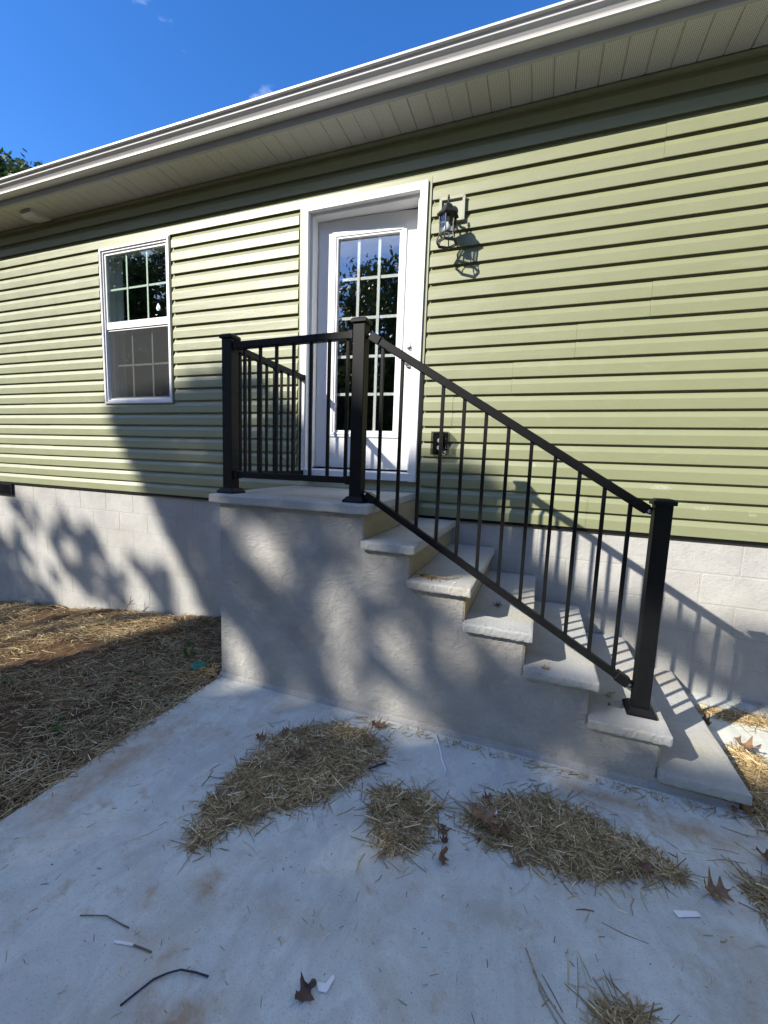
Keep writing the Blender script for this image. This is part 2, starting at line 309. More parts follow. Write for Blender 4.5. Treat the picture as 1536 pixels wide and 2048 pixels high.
# ================================================================== setting
def zground(x, y):
    d = np.maximum(0, -1.05 - x); z = -.035 - .105 * d - .05 * np.exp(-np.abs(y) / .5) * np.clip(d, 0, 1)
    z = np.where(d <= 0, -.16, np.maximum(z, -.62))
    return z
def build_ground():
    xs = np.unique(np.concatenate([[-400, -150, -60, -30, -18], np.linspace(-12, -6.2, 20), np.linspace(-6, -1.15, 110), [-1.10, -1.06, -1.03, -.95, 0, 3, 8, 14, 30, 60, 150, 400]]))
    ys = np.unique(np.concatenate([[-400, -150, -60, -30, -18, -12], np.linspace(-8, -3.2, 16), np.linspace(-3, .1, 80), [.3, 1, 5, 9, 16, 30, 60, 150, 400]]))
    X, Y = np.meshgrid(xs, ys); Z = zground(X, Y)
    near = np.clip((X + 6.5) / 1, 0, 1) * np.clip((-1.12 - X) / .12, 0, 1) * np.clip((Y + 3.5) / 1, 0, 1)
    lump = sum(a * np.sin(X * fx + p1) * np.sin(Y * fy + p2) for a, fx, fy, p1, p2 in ((.018, 5, 6, 0, 1), (.012, 13, 11, 2, .3), (.008, 27, 31, .6, 2.2), (.006, 49, 41, 1.6, .7)))
    Z = Z + near * (lump + rng.normal(0, .004, Z.shape))
    n, m = X.shape; v = np.stack([X, Y, Z], -1).reshape(-1, 3)
    f = [(j * m + i, j * m + i + 1, (j + 1) * m + i + 1, (j + 1) * m + i) for j in range(n - 1) for i in range(m - 1)]
    me = bpy.data.meshes.new('ground'); me.from_pydata(v.tolist(), [], f)
    for p_ in me.polygons: p_.use_smooth = True
    tag(place('ground', me, MT['soil'], None, (0, 0, 0)), 'brown clay yard soil beside the house', kind='structure')
build_ground()
def zslab(y): return -.05 * min(1, max(0, (y + 1.13) / 1.13))
def build_slab():
    xs = [-1.055 + .0] + [-1.0 + i * .25 for i in range(0, 23)]; ys = [-4.25 + i * .25 for i in range(0, 18)]; ys[-1] = .02
    nx, ny = len(xs), len(ys); vs = []; fs = []
    for z in (None, -.14):
        for j, y in enumerate(ys):
            for i, x in enumerate(xs):
                xx = x + (.006 * math.sin(j * 1.7) + .004 * math.sin(j * 4.1) if i == 0 else 0)
                vs.append((xx, y, zslab(y) if z is None else z))
    N = nx * ny
    for j in range(ny - 1):
        for i in range(nx - 1):
            a = j * nx + i; fs.append((a, a + 1, a + nx + 1, a + nx)); fs.append((N + a, N + a + nx, N + a + nx + 1, N + a + 1))
    ring = [i for i in range(nx)] + [j * nx + nx - 1 for j in range(1, ny)] + [(ny - 1) * nx + i for i in range(nx - 2, -1, -1)] + [j * nx for j in range(ny - 2, 0, -1)]
    for k in range(len(ring)): a, b = ring[k], ring[(k + 1) % len(ring)]; fs.append((a, N + a, N + b, b))
    o = MB().add(vs, fs).build('concrete_pavement', MT['slab'], None, (0, 0, 0)); tag(o, 'pale grey concrete slab in front of the steps', kind='structure')
build_slab()

# ================================================================== house
C = .1143; ZB = .997; ZS = 3.77
house = empty('house', (0, 0, -.5), 'single storey house with green vinyl siding and white gutter', 'house')
def hp(mb, name, mat, parent=house, **k): return mb.build(name, MT[mat], parent, **k)
# --- wall core and room
DX0, DX1, DZ0, DZ1 = -1.135, -.175, 1.25, 3.40
WX0, WX1, WZ0, WZ1 = -3.49, -2.61, 1.905, 3.375
XA, XB = -9.0, 7.0
w = MB()
for a, b, z0, z1 in ((XA, WX0, ZB - .03, ZS), (WX0, WX1, ZB - .03, WZ0), (WX0, WX1, WZ1, ZS), (WX1, DX0, ZB - .03, ZS), (DX0, DX1, ZB - .03, DZ0), (DX0, DX1, DZ1, ZS), (DX1, XB, ZB - .03, ZS)):
    w.box(a, b, 0, .14, z0, z1)
wall = hp(w, 'wall', 'sheath', fixn=True)
r = MB().box(XA + .05, XB - .05, .1405, 7.9, ZB + .2, ZS - .05); r.f = [f for f in r.f if f != (0, 1, 5, 4)]; hp(r, 'room', 'interior', fixn=False)
r = MB(); r.box(XA - .15, XA, 0.01, 8, -.6, ZS); r.box(XB, XB + .15, .01, 8, -.6, ZS); r.box(XA, XB, 7.95, 8.1, -.6, ZS); hp(r, 'rear_wall', 'siding')
# --- siding panels
OPEN = [(-1.215, -.105, 2, 20), (-3.525, -2.573, 8, 20)]
SEAMS = {0: [-2.591, 1.081], 1: [-4.825], 2: [-4.411], 3: [-4.842, .117], 4: [.533], 5: [.925], 6: [1.338], 7: [-5.9, 1.9], 8: [-5.7], 9: [-6.1], 10: [1.323], 11: [2.2]}
PROF = [(-.0015, .010), (-.0215, .010), (-.0215, 0), (-.0235, 0), (-.0250, .0025), (-.0250, .064), (-.0242, .067), (-.0050, .104), (-.0035, .108), (-.0030, C + .007), (-.0015, C + .007)]
def sub(spans, a, b):
    out = []
    for s, e in spans:
        if b <= s or a >= e: out.append((s, e)); continue
        if s < a: out.append((s, a))
        if e > b: out.append((b, e))
    return out
npan = 0
for rr in range(12):
    ends = [XA] + sorted(SEAMS.get(rr, [])) + [XB]
    for si in range(len(ends) - 1):
        a, b = ends[si], ends[si + 1]; dy = -.0028 * (si % 2)
        sp = []
        for k in (2 * rr, 2 * rr + 1):
            s = [(a, b)]
            for x0, x1, k0, k1 in OPEN:
                if k0 <= k <= k1: s = sub(s, x0, x1)
            sp.append(s)
        groups = [[(0, q)] for q in sp[0]]
        for q in sp[1]:
            hit = [g for g in groups if any(t[1][0] < q[1] and q[0] < t[1][1] for t in g)]
            ng = [(1, q)]
            for g in hit: ng += g; groups.remove(g)
            groups.append(ng)
        for g in groups:
            mb = MB()
            for kk, (s, e) in g:
                z = ZB + (2 * rr + kk) * C
                e2 = e + (.004 if (e == b and b < XB) else 0) * (1 if si % 2 else -.3)
                # slight chamfered notch where a panel is tucked into the channel
                mb.prism([(y + dy if y < -.002 else y, zz + z) for y, zz in PROF], 'x', s, e2)
            mb.build('siding_panel', MT['siding'], wall, fixn=True); npan += 1
# trims around openings and at top / bottom of siding
t = MB(); t.box(XA, XB, -.024, -.001, ZB + 24 * C, ZS - .004); t.build('soffit_channel', MT['trimgreen'], wall)
t = MB(); t.box(XA, XB, -.016, -.001, ZB - .022, ZB - .001); t.build('starter_shade_strip', MT['black'], wall)  # black colour draws in the shade line under the siding edge
# --- foundation of parged blocks
fnd = hp(MB().box(XA, XB, .004, .19, -.75, ZB - .032), 'foundation', 'mortar')
bm_ = MB().box(-.1955, .1955, .0022, .02, 0, .1915); meshes = []
for q in range(5):
    me = bm_.mesh('concrete_block', (0, 0, 0), bevel=.0025, bseg=2)
    for v in me.vertices:
        if v.co.y < .01: v.co.y += rnd.uniform(-.0003, .0003)
    me.materials.append(MT['block']); meshes.append(me)
zrow = ZB - .036 - .1915; row = 0
while zrow > -.8:
    x = -6.6 + (.2 if row % 2 else 0)
    while x < 4.2:
        behind = (-1.0 < x - .2 and x + .2 < 1.5 and zrow + .19 < 1.02 - max(0, (x + .3)) * .6)
        if not behind: place('concrete_block', meshes[rnd.randrange(5)], MT['block'], fnd, (x + rnd.uniform(-.003, .003), rnd.uniform(.0, .0008), zrow))
        x += .3995
    zrow -= .1995; row += 1
# --- soffit, fascia, gutter, roof
FY = -.31
sof = hp(MB().box(XA, XB, FY, -.001, ZS + .014, ZS + .03), 'soffit', 'fascia')
pm = MB(); W_ = .2576
prof = []
for k in range(2):
    o_ = k * .1288
    prof += [(o_, .009), (o_ + .006, 0), (o_ + .1228, 0)]
prof += [(W_, .009), (W_, .012), (0, .012)]
pm.prism([(px - W_ / 2, pz) for px, pz in prof], 'y', FY + .004, -.026)
pme = pm.mesh('soffit_panel', (0, 0, 0)); pme.materials.append(MT['soffit'])
x = -.238 - 27 * W_ + W_ / 2
while x < 4.4:
    place('soffit_panel', pme, MT['soffit'], sof, (x, 0, ZS)); x += W_
hp(MB().box(XA, XB, FY - .022, FY - .001, ZS - .004, 3.98), 'fascia', 'fascia')
gy = FY - .024
gp = [(gy, 3.915), (gy, 3.815), (gy - .064, 3.815), (gy - .066, 3.817), (gy - .070, 3.817), (gy - .0725, 3.819), (gy - .0725, 3.829), (gy - .076, 3.838), (gy - .092, 3.858), (gy - .106, 3.868), (gy - .110, 3.884), (gy - .110, 3.889), (gy - .124, 3.890), (gy - .128, 3.893), (gy - .128, 3.906), (gy - .124, 3.909), (gy - .112, 3.909), (gy - .106, 3.900), (gy - .100, 3.876), (gy - .068, 3.835), (gy - .062, 3.82), (gy - .004, 3.82), (gy - .004, 3.915)]
hp(MB().prism(gp, 'x', XA - .05, XB + .05), 'gutter', 'gutter')
rf = MB(); rp = [(FY - .05, 3.985), (FY - .05, 4.0), (4.0, 5.45), (8.35, 4.0), (8.35, 3.985), (4.0, 5.42)]
rf.prism(rp, 'x', XA - .3, XB + .3); roof = hp(rf, 'roof', 'roof')
g = MB(); g.prism([(0.01, ZS), (FY - .02, 3.98), (4.0, 5.41), (8.3, 3.98), (8.0, ZS)], 'x', XA - .1, XA); g.prism([(0.01, ZS), (FY - .02, 3.98), (4.0, 5.41), (8.3, 3.98), (8.0, ZS)], 'x', XB, XB + .1); hp(g, 'gable', 'siding')

# --- window
win = hp(MB().prism([(WX0 - .012, WZ0 - .012)] * 0 + [(-3.5035, 1.891), (-2.595, 1.891), (-2.595, 3.39), (-3.5035, 3.39)], 'y', .05, .052), 'window', 'white')
# replace plain backing by a real frame: outer casing ring
def ring(x0, x1, z0, z1, wd, y0, y1, mb=None, mitre=True):
    mb = mb or MB()
    o_ = [(x0, z0), (x1, z0), (x1, z1), (x0, z1)]; i_ = [(x0 + wd, z0 + wd), (x1 - wd, z0 + wd), (x1 - wd, z1 - wd), (x0 + wd, z1 - wd)]
    for k in range(4):
        q = [o_[k], o_[(k + 1) % 4], i_[(k + 1) % 4], i_[k]]
        mb.prism(q, 'y', y0, y1)
    return mb
def ringmesh(o, mb, org): 
    old = o.data; o.data = mb.mesh(o.name, org); o.data.materials.append(old.materials[0])
worg = (-3.05, 0, 1.89); 
bpy.data.objects.remove(win)
fr = ring(-3.5035, -2.595, 1.891, 3.39, .022, -.036, .06); ring(-3.4815, -2.617, 1.913, 3.368, .018, -.024, .09, fr)
win = fr.build('window', MT['white'], house, worg, bevel=.0015)
u = ring(-3.4635, -2.635, 2.625, 3.350, .022, -.012, .02); u.box(-3.4635, -2.635, -.014, .022, 2.625, 2.693)
u.build('upper_sash', MT['white'], win, bevel=.001)
MB().box(-3.44, -2.657, .004, .007, 2.69, 3.33).build('pane', MT['glass'], win)
for xb in (-3.185, -2.918): MB().box(xb - .009, xb + .009, .010, .014, 2.69, 3.33).build('grille_bar', MT['bar'], win)
MB().box(-3.44, -2.657, .0145, .018, 3.002, 3.020).build('grille_bar', MT['bar'], win)
l = ring(-3.4635, -2.635, 1.931, 2.66, .032, .026, .058); l.build('lower_sash', MT['white'], win, bevel=.001)
MB().box(-3.44, -2.657, .040, .043, 1.95, 2.64).build('pane', MT['glass'], win)
for xb in (-3.185, -2.918): MB().box(xb - .009, xb + .009, .046, .050, 1.95, 2.64).build('grille_bar', MT['bar'], win)
MB().box(-3.44, -2.657, .0505, .054, 2.275, 2.293).build('grille_bar', MT['bar'], win)
sf = ring(-3.462, -2.636, 1.932, 2.624, .014, -.004, .006); sf.build('screen_frame', MT['white'], win)
MB().box(-3.449, -2.649, .000, .001, 1.945, 2.611).build('insect_screen', MT['screen'], win)
jb = MB(); jb.box(-3.49, -3.47, .062, .14, 1.905, 3.375); jb.box(-2.63, -2.61, .062, .14, 1.905, 3.375); jb.box(-3.47, -2.63, .062, .14, 3.355, 3.375); jb.box(-3.47, -2.63, .062, .14, 1.905, 1.925); jb.box(-3.47, -3.39, .10, .13, 1.93, 3.35)
jb.build('inner_jamb', MT['white'], win)
# drop shaped sticker on the upper pane
st = MB(); pts = []
for k in range(24):
    a = 2 * math.pi * k / 24; rr_ = .024; px = rr_ * math.sin(a) * (1 if math.cos(a) < .2 else 1 - .75 * (math.cos(a) - .2)); pz = rr_ * math.cos(a) * (1.0 if math.cos(a) < 0 else 1.8)
    pts.append((-2.78 + px, 2.785 + pz))
st.prism(pts, 'y', .0022, .0035); stk = st.build('sticker', MT['plastic'], win)
st = MB(); st.prism([(-2.775 + (q[0] + 2.78) * .55, 2.777 + (q[1] - 2.785) * .55) for q in pts], 'y', .0012, .0021); st.build('sticker_drop', MT['sticker'], stk)
# siding channel round window and door
def channel(x0, x1, z0, z1, wd, y0, y1, bottom=True):
    mb = MB(); mb.box(x0 - wd, x0 - .001, y0, y1, z0, z1 + wd); mb.box(x1 + .001, x1 + wd, y0, y1, z0, z1 + wd); mb.box(x0 - .001, x1 + .001, y0, y1, z1 + .001, z1 + wd)
    if bottom: mb.box(x0, x1, y0, y1, z0 - wd, z0 - .001)
    return mb
channel(-3.5035, -2.595, 1.891, 3.39, .008, -.027, -.001).build('window_channel', MT['trimgreen'], wall)
channel(-1.178, -.138, 1.25, 3.418, .024, -.027, -.001, False).build('door_channel', MT['trimgreen'], wall)

# --- door
dorg = (-.65, 0, 1.25)
cs = MB(); X0, X1, Z0, Z1, CW = -1.178, -.138, 1.25, 3.418, .058
cs.prism([(X0, Z0), (X0 + CW, Z0), (X0 + CW, Z1 - CW), (X0, Z1)], 'y', -.042, .0); cs.prism([(X1, Z0), (X1 - CW, Z0), (X1 - CW, Z1 - CW), (X1, Z1)], 'y', -.042, .0); cs.prism([(X0, Z1), (X1, Z1), (X1 - CW, Z1 - CW), (X0 + CW, Z1 - CW)], 'y', -.042, .0)
door = cs.build('entry_door', MT['white'], house, dorg, bevel=.003, bseg=2)
jm = MB(); jm.box(-1.125, -1.110, .0, .14, 1.29, 3.366); jm.box(-.206, -.191, .0, .14, 1.29, 3.366); jm.box(-1.125, -.191, .0, .14, 3.35, 3.368)
jm.box(-1.1105, -1.098, .0, .086, 1.29, 3.35); jm.box(-.218, -.2055, .0, .086, 1.29, 3.35); jm.box(-1.098, -.218, .0, .086, 3.337, 3.3505)
jm.build('jamb', MT['white'], door, bevel=.001)
sl = MB(); sl.prism([(-.05, 1.255), (-.05, 1.312), (-.035, 1.318), (.02, 1.322), (.14, 1.325), (.14, 1.255)], 'x', -1.165, -.142); sl.build('threshold', MT['oldwood'], door, bevel=.002)
MB().box(-1.098, -.215, .05, .10, 1.326, 1.336).build('sill_gasket', MT['black'], door)
# slab hinged on the left, slightly ajar
HX, HY = -1.096, .090; ANG = math.radians(4.0)
slab = empty('door_slab', (HX, HY, 1.338)); slab.parent = door; slab.location = Vector((HX, HY, 1.338)) - ORG[door.name]
slab.rotation_euler = (0, 0, ANG)
bpy.data.objects.remove(slab)
RZ = Matrix.Rotation(ANG, 4, 'Z')
def dpart(mb, name, mat, parent, bevel=0, bs=1):
    # coordinates local to the hinge: x along slab, y into house, z from slab bottom
    v = np.array(mb.v); T = Matrix.Translation((HX, HY, 1.338)) @ RZ
    mb.v = [tuple(T @ Vector(q)) for q in mb.v]
    return mb.build(name, MT[mat], parent, bevel=bevel, bseg=bs)
SW, SH = .872, 2.008
LX0, LX1, LZ0, LZ1 = .125, .752, .262, 1.905       # lite opening (outer moulding)
s_ = MB(); s_.box(0, LX0 + .02, 0, .044, 0, SH); s_.box(LX1 - .02, SW, 0, .044, 0, SH); s_.box(LX0 + .02, LX1 - .02, 0, .044, 0, LZ0 + .02); s_.box(LX0 + .02, LX1 - .02, 0, .044, LZ1 - .02, SH)
slab = dpart(s_, 'door_slab', 'door', door)
mo = MB()
for (wd, y0, off) in ((.020, -.010, 0), (.018, -.014, .020), (.016, -.008, .038)): ring(LX0 + off, LX1 - off, LZ0 + off, LZ1 - off, wd, y0, .03, mo)
dpart(mo, 'lite_moulding', 'door', door, .0015)
GX0, GX1, GZ0, GZ1 = LX0 + .05, LX1 - .05, LZ0 + .05, LZ1 - .05
dpart(MB().box(GX0, GX1, .014, .017, GZ0, GZ1), 'pane', 'doorglass', door)
for k in (1, 2): xg = GX0 + (GX1 - GX0) * k / 3; dpart(MB().box(xg - .0115, xg + .0115, .020, .026, GZ0, GZ1), 'grille_bar', 'bar', door)
for k in (1, 2, 3, 4): zg = GZ0 + (GZ1 - GZ0) * k / 5; dpart(MB().box(GX0, GX1, .0265, .031, zg - .0115, zg + .0115), 'grille_bar', 'bar', door)
kn = MB(); kn.lathe((SW - .055, 0, .985), [(.031, -.001), (.031, -.006), (.026, -.012), (.014, -.016), (.006, -.018)], 20, 'y'); dpart(kn, 'deadbolt', 'chrome', door)
kn = MB(); kn.lathe((SW - .055, 0, .845), [(.033, -.001), (.033, -.005), (.020, -.011), (.012, -.014), (.011, -.034), (.020, -.040), (.027, -.052), (.026, -.062), (.016, -.068), (.004, -.069)], 20, 'y'); dpart(kn, 'door_knob', 'chrome', door)
for hz in (.25, 1.0, 1.78): dpart(MB().box(-.008, .0, -.006, .04, hz - .05, hz + .05), 'hinge', 'chrome', door)
dpart(MB().box(.0, SW, .004, .04, -.009, -.001), 'door_sweep', 'black', door)

# ================================================================== wall fixtures
# lantern
LX, LY = .046, -.168
lan = empty('wall_lantern', (LX, -.03, 2.90), 'black six sided wall lantern on square block beside the door', 'lantern')
mbk = MB(); ring(-.048, .137, 3.105, 3.272, .020, -.052, -.021, mbk); mbk.box(-.028, .117, -.036, -.021, 3.125, 3.252); mbk.build('mounting_block', MT['blockplate'], lan, bevel=.002)
MB().lathe((LX, -.034, 3.175), [(.040, 0), (.040, -.004), (.034, -.010), (.016, -.014), (.006, -.014)], 20, 'y').build('canopy', MT['lampmetal'], lan)
ap = [(LX, -.05, 3.165), (LX, -.075, 3.140), (LX, -.10, 3.135), (LX, -.118, 3.142), (LX, -.135, 3.150)]
ar = MB(); ar.tube(ap, [.011, .010, .009, .009, .010], 8); ar.tube([(LX, -.055, 3.15), (LX, -.07, 3.105), (LX, -.09, 3.085), (LX, -.105, 3.095)], [.007, .007, .006, .004], 8); ar.build('arm', MT['lampmetal'], lan, smooth=True)
h = math.pi / 6
rf_ = MB(); rf_.lathe((LX, LY, 0), [(.078, 3.078), (.078, 3.083), (.060, 3.104), (.052, 3.108), (.050, 3.113), (.044, 3.117), (.040, 3.132), (.028, 3.148), (.014, 3.156), (.010, 3.160)], 6, 'z', h); lr = rf_.build('lantern_roof', MT['lampmetal'], lan)
MB().lathe((LX, LY, 0), [(.010, 3.158), (.006, 3.166), (.0045, 3.186), (.009, 3.192), (.009, 3.196), (.005, 3.199), (.007, 3.206), (.004, 3.214), (.001, 3.216)], 12).build('finial', MT['lampmetal'], lan, smooth=True)
def hexp(r, z, k): a = h + k * math.pi / 3; return Vector((LX + r * math.cos(a), LY + r * math.sin(a), z))
for k in range(6):
    a0, a1, b0, b1 = hexp(.056, 3.082, k), hexp(.056, 3.082, k + 1), hexp(.050, 2.962, k), hexp(.050, 2.962, k + 1)
    n_ = ((a1 - a0).cross(b0 - a0)).normalized() * .0015
    MB().add([a0, a1, b1, b0, a0 + n_, a1 + n_, b1 + n_, b0 + n_], [(0, 1, 2, 3), (7, 6, 5, 4), (0, 4, 5, 1), (1, 5, 6, 2), (2, 6, 7, 3), (3, 7, 4, 0)]).build('glass_pane', MT['lampglass'], lan)
    fr_ = MB(); fr_.bar(hexp(.058, 3.082, k), hexp(.052, 2.960, k), .007, .007, (0.3, 1, 0)); fr_.bar(hexp(.052, 2.960, k), hexp(.070, 2.915, k), .006, .006, (.3, 1, 0)); fr_.build('frame_bar', MT['lampmetal'], lan)
lb = MB(); lb.lathe((LX, LY, 0), [(.050, 2.955), (.055, 2.955), (.055, 2.964), (.050, 2.964)], 6, 'z', h, False); lb.add([hexp(.05, 2.955, k) for k in range(6)] + [hexp(.05, 2.964, k) for k in range(6)], [(k, (k + 1) % 6, 6 + (k + 1) % 6, 6 + k) for k in range(6)]); lb.build('glass_ring', MT['lampmetal'], lan)
lb = MB(); lb.lathe((LX, LY, 0), [(.064, 2.898), (.074, 2.898), (.074, 2.914), (.064, 2.914), (.064, 2.898)], 6, 'z', h, False); lb.build('base_ring', MT['lampmetal'], lan)
MB().lathe((LX, LY, 0), [(.012, 3.075), (.012, 3.045)], 10).build('socket', MT['plastic'], lan)
MB().lathe((LX, LY, 0), [(.010, 3.045), (.014, 3.03), (.024, 3.008), (.025, 2.995), (.018, 2.980), (.004, 2.974)], 14).build('bulb', MT['bulb'], lan, smooth=True)

# outlet with bubble cover
ou = empty('outdoor_outlet', (.049, -.02, 1.466), 'outdoor socket under a clear bubble cover on green siding', 'outlet')
MB().box(-.014, .112, -.034, -.018, 1.470, 1.636).build('gasket_plate', MT['black'], ou, bevel=.004, bseg=2)
MB().box(.008, .070, -.046, -.0345, 1.485, 1.610).build('receptacle', MT['black'], ou, bevel=.004, bseg=2)
for zz in (1.520, 1.575): MB().lathe((.040, -.046, zz), [(.016, -.0005), (.016, -.004), (.013, -.005), (.003, -.005)], 16, 'y').build('socket_face', MT['plastic'], ou)
cv = MB(); cv.box(-.016, .114, -.092, -.089, 1.468, 1.638); cv.box(-.016, -.0125, -.0885, -.0345, 1.468, 1.638); cv.box(.1105, .114, -.0885, -.0345, 1.468, 1.638); cv.box(-.012, .110, -.0885, -.0345, 1.634, 1.638); cv.box(-.012, .110, -.0885, -.0345, 1.468, 1.472)
cv.build('clear_cover', MT['clear'], ou)
cv = MB(); cv.box(.002, .006, -.096, -.0925, 1.482, 1.624); cv.box(.082, .086, -.096, -.0925, 1.482, 1.624); cv.box(.0865, .1, -.096, -.0925, 1.535, 1.56); cv.build('cover_rib', MT['clear'], ou)

# soffit vent hood
sv = MB(); sv.prism([(-.225, ZS - .001), (-.225, ZS - .030), (-.19, ZS - .050), (-.05, ZS - .026), (-.035, ZS - .001)], 'x', -4.335, -4.165)
so = sv.build('soffit_vent', MT['gutter'], None); tag(so, 'small grey exhaust vent hood under the soffit', 'vent')
for k in range(3): MB().box(-4.32, -4.18, -.2285, -.2255, ZS - .027 + k * .008, ZS - .022 + k * .008).build('louver', MT['fascia'], so)
# foundation vent
fv = empty('foundation_vent', (-5.3, 0, .835), 'black slotted crawl space vent in the block foundation', 'vent')
ring(-5.52, -5.16, .835, .972, .014, -.022, -.0065).build('vent_frame', MT['black'], fv); MB().box(-5.505, -5.175, -.010, -.0066, .85, .957).build('vent_back', MT['dark'], fv)
for k in range(15): xv = -5.49 + k * .0215; MB().box(xv, xv + .008, -.019, -.0105, .8495, .9575).build('vent_slat', MT['black'], fv)

# ================================================================== steps
ZL = 1.17; YT = -1.1676; YP = -1.13
XN = [-.069] + [.1967 + .2984 * i for i in range(6)]
ZT = [ZL] + [1.155 - .1773 * i for i in range(1, 7)]
TH = .047
steps = empty('concrete_steps', (.2, -.55, 0), 'concrete steps with a stucco side and landing below the door', 'steps')
pl = [(-1.064, -.12)]; pl.append((-1.064, ZL - .053)); pl.append((XN[0] - .035, ZL - .053))
for i in range(1, 7): pl += [(XN[i - 1] - .035, ZT[i] - TH), (XN[i] - .035, ZT[i] - TH)]
pl.append((XN[6] - .035, -.12))
def tess_prism(poly, y0, y1):
    return MB().prism(poly, 'y', y0, y1)
tess_prism(pl, YP, -.008).build('plinth', MT['plinth'], steps, (.2, -.55, 0), bevel=.008, bseg=2)
# thin mortar fillet along the foot of the plinth
fb = MB(); fb.prism([(YP - .03, -.004), (YP - .012, .004), (YP - .003, .02), (YP + .01, .02), (YP + .01, -.004)], 'x', -1.07, XN[6] - .03); fb.build('mortar_fillet', MT['plinth'], steps)
def slab_part(name, poly, z0, z1, mat, seed, nseg=26):
    # a cast slab with worn, slightly ragged edges
    bm = bmesh.new(); bot = [bm.verts.new((x, y, z0)) for x, y in poly]; top = [bm.verts.new((x, y, z1)) for x, y in poly]; n = len(poly)
    bm.faces.new(bot[::-1]); bm.faces.new(top)
    for i in range(n): bm.faces.new((bot[i], bot[(i + 1) % n], top[(i + 1) % n], top[i]))
    bmesh.ops.recalc_face_normals(bm, faces=bm.faces)
    bmesh.ops.bevel(bm, geom=list(bm.edges), offset=.009, segments=2, profile=.6, affect='EDGES')
    q = random.Random(seed); es = [e for e in bm.edges if e.calc_length() > .12]
    bmesh.ops.subdivide_edges(bm, edges=es, cuts=nseg, use_grid_fill=True)
    cx = sum(p_[0] for p_ in poly) / n; cy = sum(p_[1] for p_ in poly) / n
    for v in bm.verts:
        near = min(abs(v.co.y - min(p_[1] for p_ in poly)), abs(v.co.x - max(p_[0] for p_ in poly)))
        if near < .02:
            v.co.y += q.uniform(-.0008, .0016) * (1 if v.co.y < cy else 0); v.co.x += q.uniform(-.0014, .0006); v.co.z += q.uniform(-.0014, .0008) * (1.6 if v.co.z < (z0 + z1) / 2 else 1)
    me = bpy.data.meshes.new(name); org = Vector((cx, cy, z0))
    for v in bm.verts: v.co -= org
    bm.to_mesh(me); bm.free()
    for p_ in me.polygons: p_.use_smooth = False
    return place(name, me, MT[mat], steps, org)
slab_part('landing_slab', [(-1.115, YT), (XN[0], YT), (-.125, -.024), (-1.24, -.024)], ZL - .052, ZL, 'tread', 1)
for i in range(1, 7):
    slab_part('tread', [(XN[i - 1] - .034 + .0, YT + .004 * math.sin(i * 2.1)), (XN[i], YT + .004 * math.sin(i * 2.1)), (XN[i], -.028), (XN[i - 1] - .034, -.028)], ZT[i] - TH + .0015, ZT[i], 'tread', 10 + i)

for i in range(7):
    zb_ = (ZT[i + 1] + .0005) if i < 6 else -.02
    yb_ = YP + .004 if i else YP + .006
    MB().box(XN[i] - .036, XN[i] - .0315, yb_, -.03, zb_, ZT[i] - (.0525 if i == 0 else TH) + .001).build('riser', MT['riser'], steps)
# ================================================================== railing
PA, PB, PC = Vector((-1.06, -1.03, ZL)), Vector((-.19, -1.03, ZL)), Vector((1.292, -.995, ZT[5]))
rail = empty('railing', (-.19, -1.03, ZL), 'black metal stair railing with square balusters and three posts', 'railing')
def post(p, top):
    h_ = .0345; po = MB().box(p.x - h_, p.x + h_, p.y - h_, p.y + h_, p.z + .004, top - .02).build('post', MT['black'], rail, bevel=.003, bseg=2)
    c = MB(); k = .0455
    c.add([(p.x + a * k, p.y + b * k, top - .028) for a, b in ((-1, -1), (1, -1), (1, 1), (-1, 1))] + [(p.x + a * k, p.y + b * k, top - .010) for a, b in ((-1, -1), (1, -1), (1, 1), (-1, 1))] + [(p.x + a * .03, p.y + b * .03, top) for a, b in ((-1, -1), (1, -1), (1, 1), (-1, 1))],
          [(3, 2, 1, 0), (8, 9, 10, 11)] + [(i, (i + 1) % 4, 4 + (i + 1) % 4, 4 + i) for i in range(4)] + [(4 + i, 4 + (i + 1) % 4, 8 + (i + 1) % 4, 8 + i) for i in range(4)])
    c.build('post_cap', MT['black'], po, bevel=.002)
    c = MB(); k = .062
    c.add([(p.x + a * k, p.y + b * k, p.z + .001) for a, b in ((-1, -1), (1, -1), (1, 1), (-1, 1))] + [(p.x + a * k, p.y + b * k, p.z + .012) for a, b in ((-1, -1), (1, -1), (1, 1), (-1, 1))] + [(p.x + a * .042, p.y + b * .042, p.z + .034) for a, b in ((-1, -1), (1, -1), (1, 1), (-1, 1))],
          [(3, 2, 1, 0), (8, 9, 10, 11)] + [(i, (i + 1) % 4, 4 + (i + 1) % 4, 4 + i) for i in range(4)] + [(4 + i, 4 + (i + 1) % 4, 8 + (i + 1) % 4, 8 + i) for i in range(4)])
    c.build('post_base', MT['black'], po, bevel=.0015)
    return po
post(PA, 2.132); post(PB, 2.157); post(PC, 1.283)
BAL = {}
def baluster(x, y, z0, z1):
    key = round(z1 - z0, 3)
    if key not in BAL:
        BAL[key] = MB().box(-.0085, .0085, -.0085, .0085, 0, z1 - z0).mesh('baluster', (0, 0, 0), bevel=.0015); BAL[key].materials.append(MT['black'])
    place('baluster', BAL[key], MT['black'], rail, (x, y, z0))
